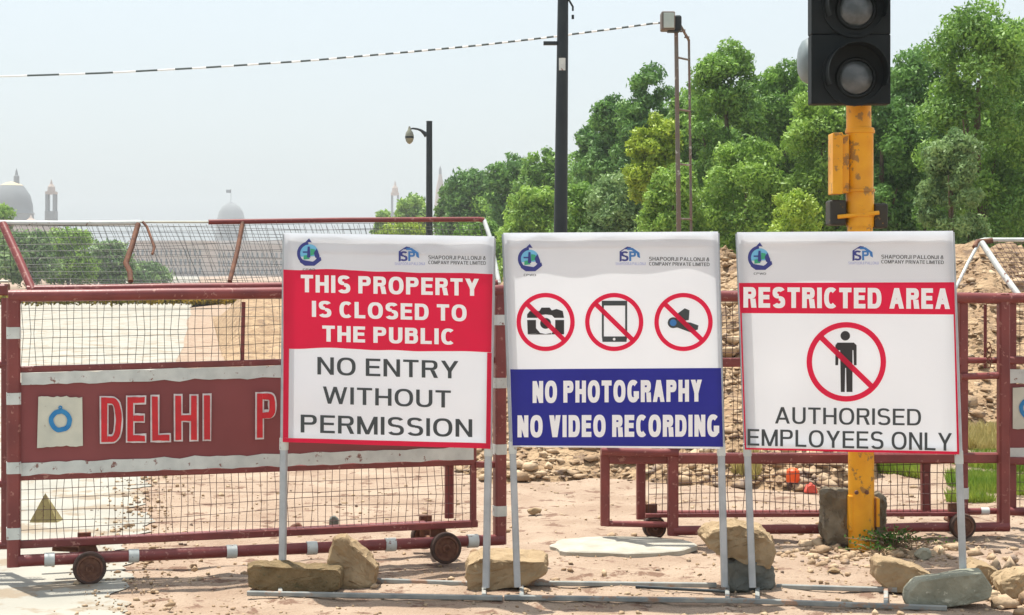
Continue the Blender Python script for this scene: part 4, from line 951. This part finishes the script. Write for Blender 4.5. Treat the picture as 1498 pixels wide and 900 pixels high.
# ------------------------------------------------------------------ rocks
def rock(name, label, cat, outline, d, depth, m, seed, top_in=.0, ground=True, rough=.02, skew=0.0, taper=.9, group=None):
    pts = [P(x, y, d) for x, y in outline]; c = sum(pts, Vector()) / len(pts); zmin = min(p.z for p in pts)
    if ground:
        for p in pts: p.z -= zmin + .008
    bm = bmesh.new(); hh = max(p.z for p in pts); bot = min(p.z for p in pts)
    for p in pts: bm.verts.new(p)
    for k, f in ((1, depth * .55), (2, depth)):
        for p in pts:
            sc2 = 1.0 + (.04 if k == 1 else -(1 - taper))
            q = Vector((c.x + (p.x - c.x) * sc2 + skew * f, p.y + f, bot + (p.z - bot) * (1.06 if k == 1 else .92))); bm.verts.new(q)
    r_ = bmesh.ops.convex_hull(bm, input=bm.verts[:]); 
    bmesh.ops.delete(bm, geom=[v for v in bm.verts if not v.link_faces], context='VERTS')
    bmesh.ops.bevel(bm, geom=bm.edges[:], offset=.006, segments=1, affect='EDGES')
    bmesh.ops.triangulate(bm, faces=bm.faces[:])
    for _ in range(3):
        long = [e for e in bm.edges if e.calc_length() > .03]
        if long: bmesh.ops.subdivide_edges(bm, edges=long, cuts=1); bmesh.ops.triangulate(bm, faces=[f for f in bm.faces if len(f.verts) > 3])
    bm.normal_update()
    mv = {}
    for v in bm.verts:
        q = v.co * 9 + Vector((seed, seed * 2, 0)); mv[v] = v.normal * (rough * noise.noise(q) + rough * .6 * noise.noise(q * 3.1) + rough * .4 * noise.noise(q * 8))
    for v in bm.verts: v.co += mv[v]
    base = Vector((c.x, d + depth / 2, 0 if ground else zmin)); bmesh.ops.translate(bm, verts=bm.verts[:], vec=-base)
    me = bpy.data.meshes.new(name); bm.to_mesh(me); bm.free(); me.materials.append(M[m]); o = bpy.data.objects.new(name, me); col.objects.link(o); o.location = base
    me.polygons.foreach_set('use_smooth', [True] * len(me.polygons))
    try: me.set_sharp_from_angle(angle=R(28))
    except Exception: pass
    tag(o, label, cat, group or ('concrete blocks at the pole foot' if name == 'concrete_block' else 'stones lying on the sand' if name in ('rock', 'stone', 'stone_slab') else None)); return o
rock('stone_slab', 'long mossy brown stone slab at the left foot of the first sign', 'rock', [(360, 832), (369, 826), (425, 829), (493, 833), (498, 842), (497, 862), (480, 867), (400, 864), (364, 860)], 8.24, .19, 'rockbrown', 1, rough=.012)
rock('rock', 'pointed tan rock leaning beside the mossy slab', 'rock', [(476, 840), (484, 800), (489, 787), (503, 785), (515, 795), (535, 812), (552, 830), (545, 856), (505, 859), (480, 858)], 8.36, .2, 'rocktan', 2, taper=.8, rough=.02)
rock('rock', 'broad tan rock behind the legs between first and second sign', 'rock', [(681, 842), (684, 826), (700, 820), (760, 822), (797, 824), (799, 838), (772, 860), (740, 864), (690, 866), (684, 862)], 8.30, .42, 'rocktan', 3, taper=.8, rough=.016)
rock('rock', 'jagged tan rock stacked on a dark stone between second and third sign', 'rock', [(1030, 790), (1040, 779), (1080, 768), (1112, 778), (1130, 790), (1136, 812), (1128, 833), (1085, 826), (1062, 812), (1040, 806)], 8.25, .3, 'rocktan', 4, ground=False, rough=.02)
rock('rock', 'dark squarish stone beneath the jagged tan rock', 'rock', [(1064, 830), (1080, 822), (1130, 832), (1132, 860), (1122, 869), (1068, 870)], 8.27, .25, 'rockdark', 5)
rock('rock', 'tan wedge rock behind the long grey stone at right', 'rock', [(1282, 825), (1290, 819), (1320, 824), (1368, 843), (1372, 858), (1331, 868), (1306, 867), (1284, 850)], 8.24, .22, 'rocktan', 6, rough=.012)
rock('rock', 'long grey-green stone lying in front of the third sign', 'rock', [(1330, 866), (1345, 850), (1400, 842), (1438, 838), (1452, 859), (1450, 874), (1418, 886), (1380, 889), (1332, 891), (1327, 880)], 7.86, .16, 'rockgrey', 7, rough=.008)
rock('rock', 'cream rock behind the right end of the long grey stone', 'rock', [(1418, 838), (1430, 827), (1450, 830), (1478, 852), (1466, 868), (1440, 868), (1420, 862)], 8.28, .2, 'rocktan', 8)
rock('rock', 'tan rock at the right edge of the picture', 'rock', [(1462, 862), (1480, 850), (1510, 846), (1520, 875), (1500, 888), (1470, 878)], 8.05, .2, 'rocktan', 9, rough=.02)
rock('concrete_block', 'weathered concrete block left of the yellow pole foot', 'concrete block', [(1204, 728), (1212, 724), (1240, 725), (1246, 730), (1246, 798), (1238, 806), (1214, 804), (1206, 780)], 9.62, .2, 'concrete', 10, taper=.95)
rock('concrete_block', 'weathered concrete block right of the yellow pole foot', 'concrete block', [(1283, 731), (1290, 726), (1297, 735), (1296, 775), (1288, 796), (1280, 800)], 9.62, .2, 'concrete', 11, taper=.95)
rock('stone', 'reddish stone lying behind the left barricade near the sign leg', 'stone', [(420, 776), (426, 768), (436, 764), (442, 770), (440, 777)], 10.2, .06, 'rust', 12, rough=.004)
rock('stone', 'dark lump on the ground behind the lower mesh', 'stone', [(481, 768), (482, 756), (488, 753), (495, 758), (495, 768)], 10.4, .06, 'rockdark', 13, rough=.004)
rock('stone', 'small flat brown stone between the first and second sign legs', 'stone', [(771, 746), (782, 743), (793, 745), (790, 750), (780, 753), (774, 751)], 10.9, .05, 'rocktan', 14, rough=.004)
rock('stone', 'small grey stone by the weeds right of the pole', 'stone', [(1340, 812), (1350, 802), (1362, 803), (1364, 814), (1350, 820)], 9.15, .08, 'rockgrey', 15, rough=.005)
rock('stone', 'small dark stone in front of the broken ground left of the pole', 'stone', [(1212, 838), (1220, 832), (1228, 834), (1230, 839)], 8.8, .05, 'rocktan', 16, rough=.004)
# cement cover
m = MB(); c = G(912, 802); N = 40; rr = lambda t: 1 + .22 * noise.noise(Vector((math.cos(t) * 2, math.sin(t) * 2, 5)))
for (k, z) in ((1.0, -.01), (1.0, .016), (.97, .022), (.6, .025), (.0, .026)):
    for i in range(N): t = 2 * math.pi * i / N; m.v.append((c.x + .43 * k * rr(t) * math.cos(t), c.y + .30 * k * rr(t) * math.sin(t), z + .006 * noise.noise(Vector((math.cos(t) * 3, math.sin(t) * 3, k * 3)))  * (1 if k else 0)))
m.f = [(j * N + i, j * N + (i + 1) % N, (j + 1) * N + (i + 1) % N, (j + 1) * N + i) for j in range(4) for i in range(N)]; m.m = [0] * len(m.f)
tag(m.build('cement_cover', M['cover'], loc=c), 'pale round cement cover lying on the sand behind the second sign legs', 'slab')
# weeds
def weed(px, py, n, label, seed, h=.14):
    g_ = G(px, py); t = thing('weed', label, 'plant', g_); r = random.Random(seed); st = MB(); lf = MB()
    for k in range(n):
        a_ = r.uniform(0, 6.28); q = r.uniform(.02, .26); e = g_ + Vector((math.cos(a_) * q * 1.1, math.sin(a_) * q * .5, h * r.uniform(.3, 1)))
        mid = g_.lerp(e, .5) + Vector((0, 0, h * .2)); st.path([g_, mid, e], .0022, 4)
        for j in range(7):
            o = mid.lerp(e, j / 6); dr = Vector((r.gauss(0, 1), r.gauss(0, 1), r.gauss(.3, .6))).normalized() * .022; sd = dr.cross(Vector((r.random(), r.random(), 1))).normalized() * .008
            lf.add([o, o + dr * .5 + sd, o + dr, o + dr * .5 - sd], [(0, 1, 2, 3)])
    st.build('stems', M['twig'], t); lf.build('leaves', LM['mid'], t)
weed(1306, 807, 60, 'small green weed growing right of the yellow pole foot', 3)
weed(1285, 812, 14, 'tiny low weed at the yellow pole foot', 4, .07)
weed(1335, 806, 12, 'dry sprawling weed beside the small grey stone', 5, .10)
# orange items
t = thing('orange_bollard', 'small orange object on a dark base beyond the mesh left of the pole', 'marker', G(1160, 716)); g_ = G(1160, 716)
m = MB(); m.lathe(g_, [(.001, .155), (.03, .155), (.047, .14), (.052, .07), (.045, .05)], 14); m.build('orange_body', M['orange'], t, smooth=True)
m = MB(); m.box((g_.x - .045, g_.y - .04, 0), (g_.x + .045, g_.y + .04, .05), .008); m.build('dark_base', M['tyre'], t)
o = rock('cloth_bundle', 'faded red cloth bundle on the ground left of the concrete block', 'cloth', [(1178, 722), (1181, 712), (1188, 708), (1195, 713), (1197, 722)], 12.0, .08, 'pinkc', 21, rough=.01)
# olive card triangle
g_ = G(64, 766); m = MB(); s_ = g_.y / F
p = [g_ + Vector((-22 * s_, 0, 0)), g_ + Vector((20 * s_, 0, 0)), g_ + Vector((-1 * s_, .05, 43 * s_)), g_ + Vector((-20 * s_, .12, 0)), g_ + Vector((22 * s_, .12, 0))]
m.add(p, [(0, 1, 2), (4, 3, 2), (3, 0, 2), (1, 4, 2), (0, 3, 4, 1)]); tag(m.build('folded_card', M['olive'], loc=g_), 'olive triangular folded card standing behind the left lower mesh', 'card')

# ------------------------------------------------------------------ poles, mast, lamp, cable
def black_pole():
    d = 18.0; s = d / F; X = lambda p: (p - CX) * s; Z = lambda p: EYE + (HY - p) * s
    t = thing('utility_pole', 'tall black pole rising behind the second sign', 'pole', (X(820), d, 0))
    m = MB(); m.path([(X(819.5), d, -.02), (X(820), d, Z(340)), (X(823), d, Z(60)), (X(825), d, Z(-140))], [.095, .075, .062, .05], 20); m.build('pole', M['pole'], t, smooth=True)
    m = MB(); m.box((X(795), d - .03, Z(66)), (X(815), d + .03, Z(61))); m.build('side_arm', M['pole'], t)
    m = MB(); m.lathe((X(822.5), d, 0), [(.066, Z(104)), (.067, Z(86))], 16, 'Z', (235, 300)); m.build('worn_patch', M['white'], t)
    m = MB(); m.path([(X(826), d - .02, Z(-5)), (X(833), d - .02, Z(2)), (X(838), d, Z(10)), (X(838), d, Z(16))], .012, 6); m.tube((X(838), d, Z(22)), (X(838), d, Z(28)), .016, 6); m.build('loose_wire', M['pole'], t)
black_pole()
def mast():
    d = 24.0; s = d / F; X = lambda p: (p - CX) * s; Z = lambda p: EYE + (HY - p) * s
    t = thing('floodlight_mast', 'rusty two-pole mast carrying a square floodlight above the second sign', 'floodlight', (X(992), d, 0))
    m = MB(); m.path([(X(995), d, 0), (X(993), d, Z(340)), (X(989), d, Z(35))], [.04, .036, .03], 10); m.build('mast_pole', M['mast'], t, smooth=True)
    m = MB(); m.path([(X(1016), d + .3, 0), (X(1014), d + .3, Z(300)), (X(1011), d + .3, Z(55))], [.022, .02, .018], 8); m.build('mast_pole', M['mast'], t, smooth=True)
    def br(p0, p1, r_): MB().tube(p0, p1, r_, 6).build('mast_brace', M['mast'], t)
    for k in range(3):
        br((X(990 + k * 7), d + .1 * k, Z(28 + k * 9)), (X(997 + k * 7), d + .1 * k + .1, Z(37 + k * 9)), .022); br((X(990 + k * 7), d + .1 * k, Z(38 + k * 7)), (X(997 + k * 7), d + .1 * k + .1, Z(32 + k * 9)), .014)
    for y in (84, 160, 240, 320): br((X(990 + (y - 84) * .012), d, Z(y)), (X(1012 + (y - 84) * .012), d + .3, Z(y)), .016)
    m = MB(); m.box((X(965), d - .30, Z(48)), (X(985), d - .05, Z(21)), .02); fo = m.build('floodlight_housing', M['mast'], t)
    m = MB(); m.box((X(968), d - .33, Z(45.5)), (X(983), d - .305, Z(24)), .006); m.build('floodlight_glass', M['glass'], t)
    m = MB(); m.box((X(985), d - .14, Z(47)), (X(996), d + .12, Z(24)), .03); m.box((X(975), d - .25, Z(50)), (X(990), d - .1, Z(47.8))); m.build('ballast_box', M['pole'], t)
mast()
def street_lamp():
    d = 40.0; s = d / F; X = lambda p: (p - CX) * s; Z = lambda p: EYE + (HY - p) * s
    t = thing('street_lamp', 'dark street lamp post with one hanging globe, behind the first sign', 'street lamp', (X(628), d, 0))
    m = MB(); m.path([(X(628), d, -.02), (X(628), d, Z(178))], [.09, .072], 16); m.lathe((X(628), d, 0), [(.078, Z(178)), (.08, Z(177.4)), (.001, Z(177))], 16); m.build('post', M['pole'], t, smooth=True)
    m = MB(); m.path([(X(624), d, Z(199)), (X(621), d, Z(195)), (X(616), d, Z(191)), (X(611), d, Z(189)), (X(604), d, Z(188)), (X(600), d, Z(189)), (X(600), d, Z(193))], [.06, .05, .032, .026, .024, .022, .03], 8); m.build('arm', M['pole'], t, smooth=True)
    m = MB(); m.lathe((X(599), d, 0), [(.02, Z(185)), (.05, Z(191)), (.085, Z(193.5)), (.105, Z(198)), (.105, Z(202)), (.085, Z(207)), (.04, Z(210)), (.001, Z(211))], 16); m.build('globe', M['lampg'], t, smooth=True)
    m = MB(); m.lathe((X(599), d, 0), [(.107, Z(202.4)), (.109, Z(200.5)), (.107, Z(199.6))], 16); m.build('globe_band', M['pole'], t)
street_lamp()
# cable from the floodlight to the left; plain dark cable, aliasing dashes put into its colour
def cable():
    d = 24.0; key = [(-140, 108), (0, 112), (150, 107), (300, 99), (450, 89), (600, 76), (700, 66.5), (800, 55), (900, 42), (966, 33)]
    def y(x): return float(np.interp(x, [k[0] for k in key], [k[1] for k in key]))
    xs = list(np.linspace(-140, 966, 180)); t = thing('overhead_cable', 'dark cable with pale dashes coloured in, running left from the floodlight', 'cable', P(400, 92, d))
    def sty(x): 
        y0_ = np.convolve([y(x - 12), y(x), y(x + 12)], [1 / 3] * 3, 'valid'); return float(y0_[0])
    mb = MB(); x = -140.0; pts = []; ms = []
    while x < 964:
        per = float(np.interp(x, [0, 120, 250, 420, 600, 966], [90, 75, 46, 28, 20, 17.5])); e = min(966, x + per * .55); e2 = min(966, x + per)
        for (u, v, k) in ((x, e, 0), (e, e2, 1)):
            if v - u > .3:
                for q in np.linspace(u, v, 4)[:-1]: pts.append(P(q, sty(q), d)); ms.append(k)
        x = e2
    pts.append(P(966, sty(966), d)); mb.path(pts, .015, 6, caps=False); mb.m = [k for k in ms for _ in range(6)]
    mb.build('cable_strand', [M['cabdark'], M['cabwhite']], t)
cable()
# ------------------------------------------------------------------ haze
hz = MB(); hz.box((-1650, -1650, -1.0), (1650, 1650, 75)); 
hm = bpy.data.materials.new('haze_air'); hm.use_nodes = True; hn = hm.node_tree; hn.nodes.remove(hn.nodes['Principled BSDF'])
pv = hn.nodes.new('ShaderNodeVolumePrincipled'); pv.inputs['Density'].default_value = .00042; pv.inputs['Color'].default_value = (.93, .97, 1, 1); pv.inputs['Anisotropy'].default_value = 0
hn.links.new(pv.outputs[0], hn.nodes['Material Output'].inputs['Volume'])
tag(hz.build('haze', hm), 'thin pale haze filling the air', 'haze', kind='stuff')
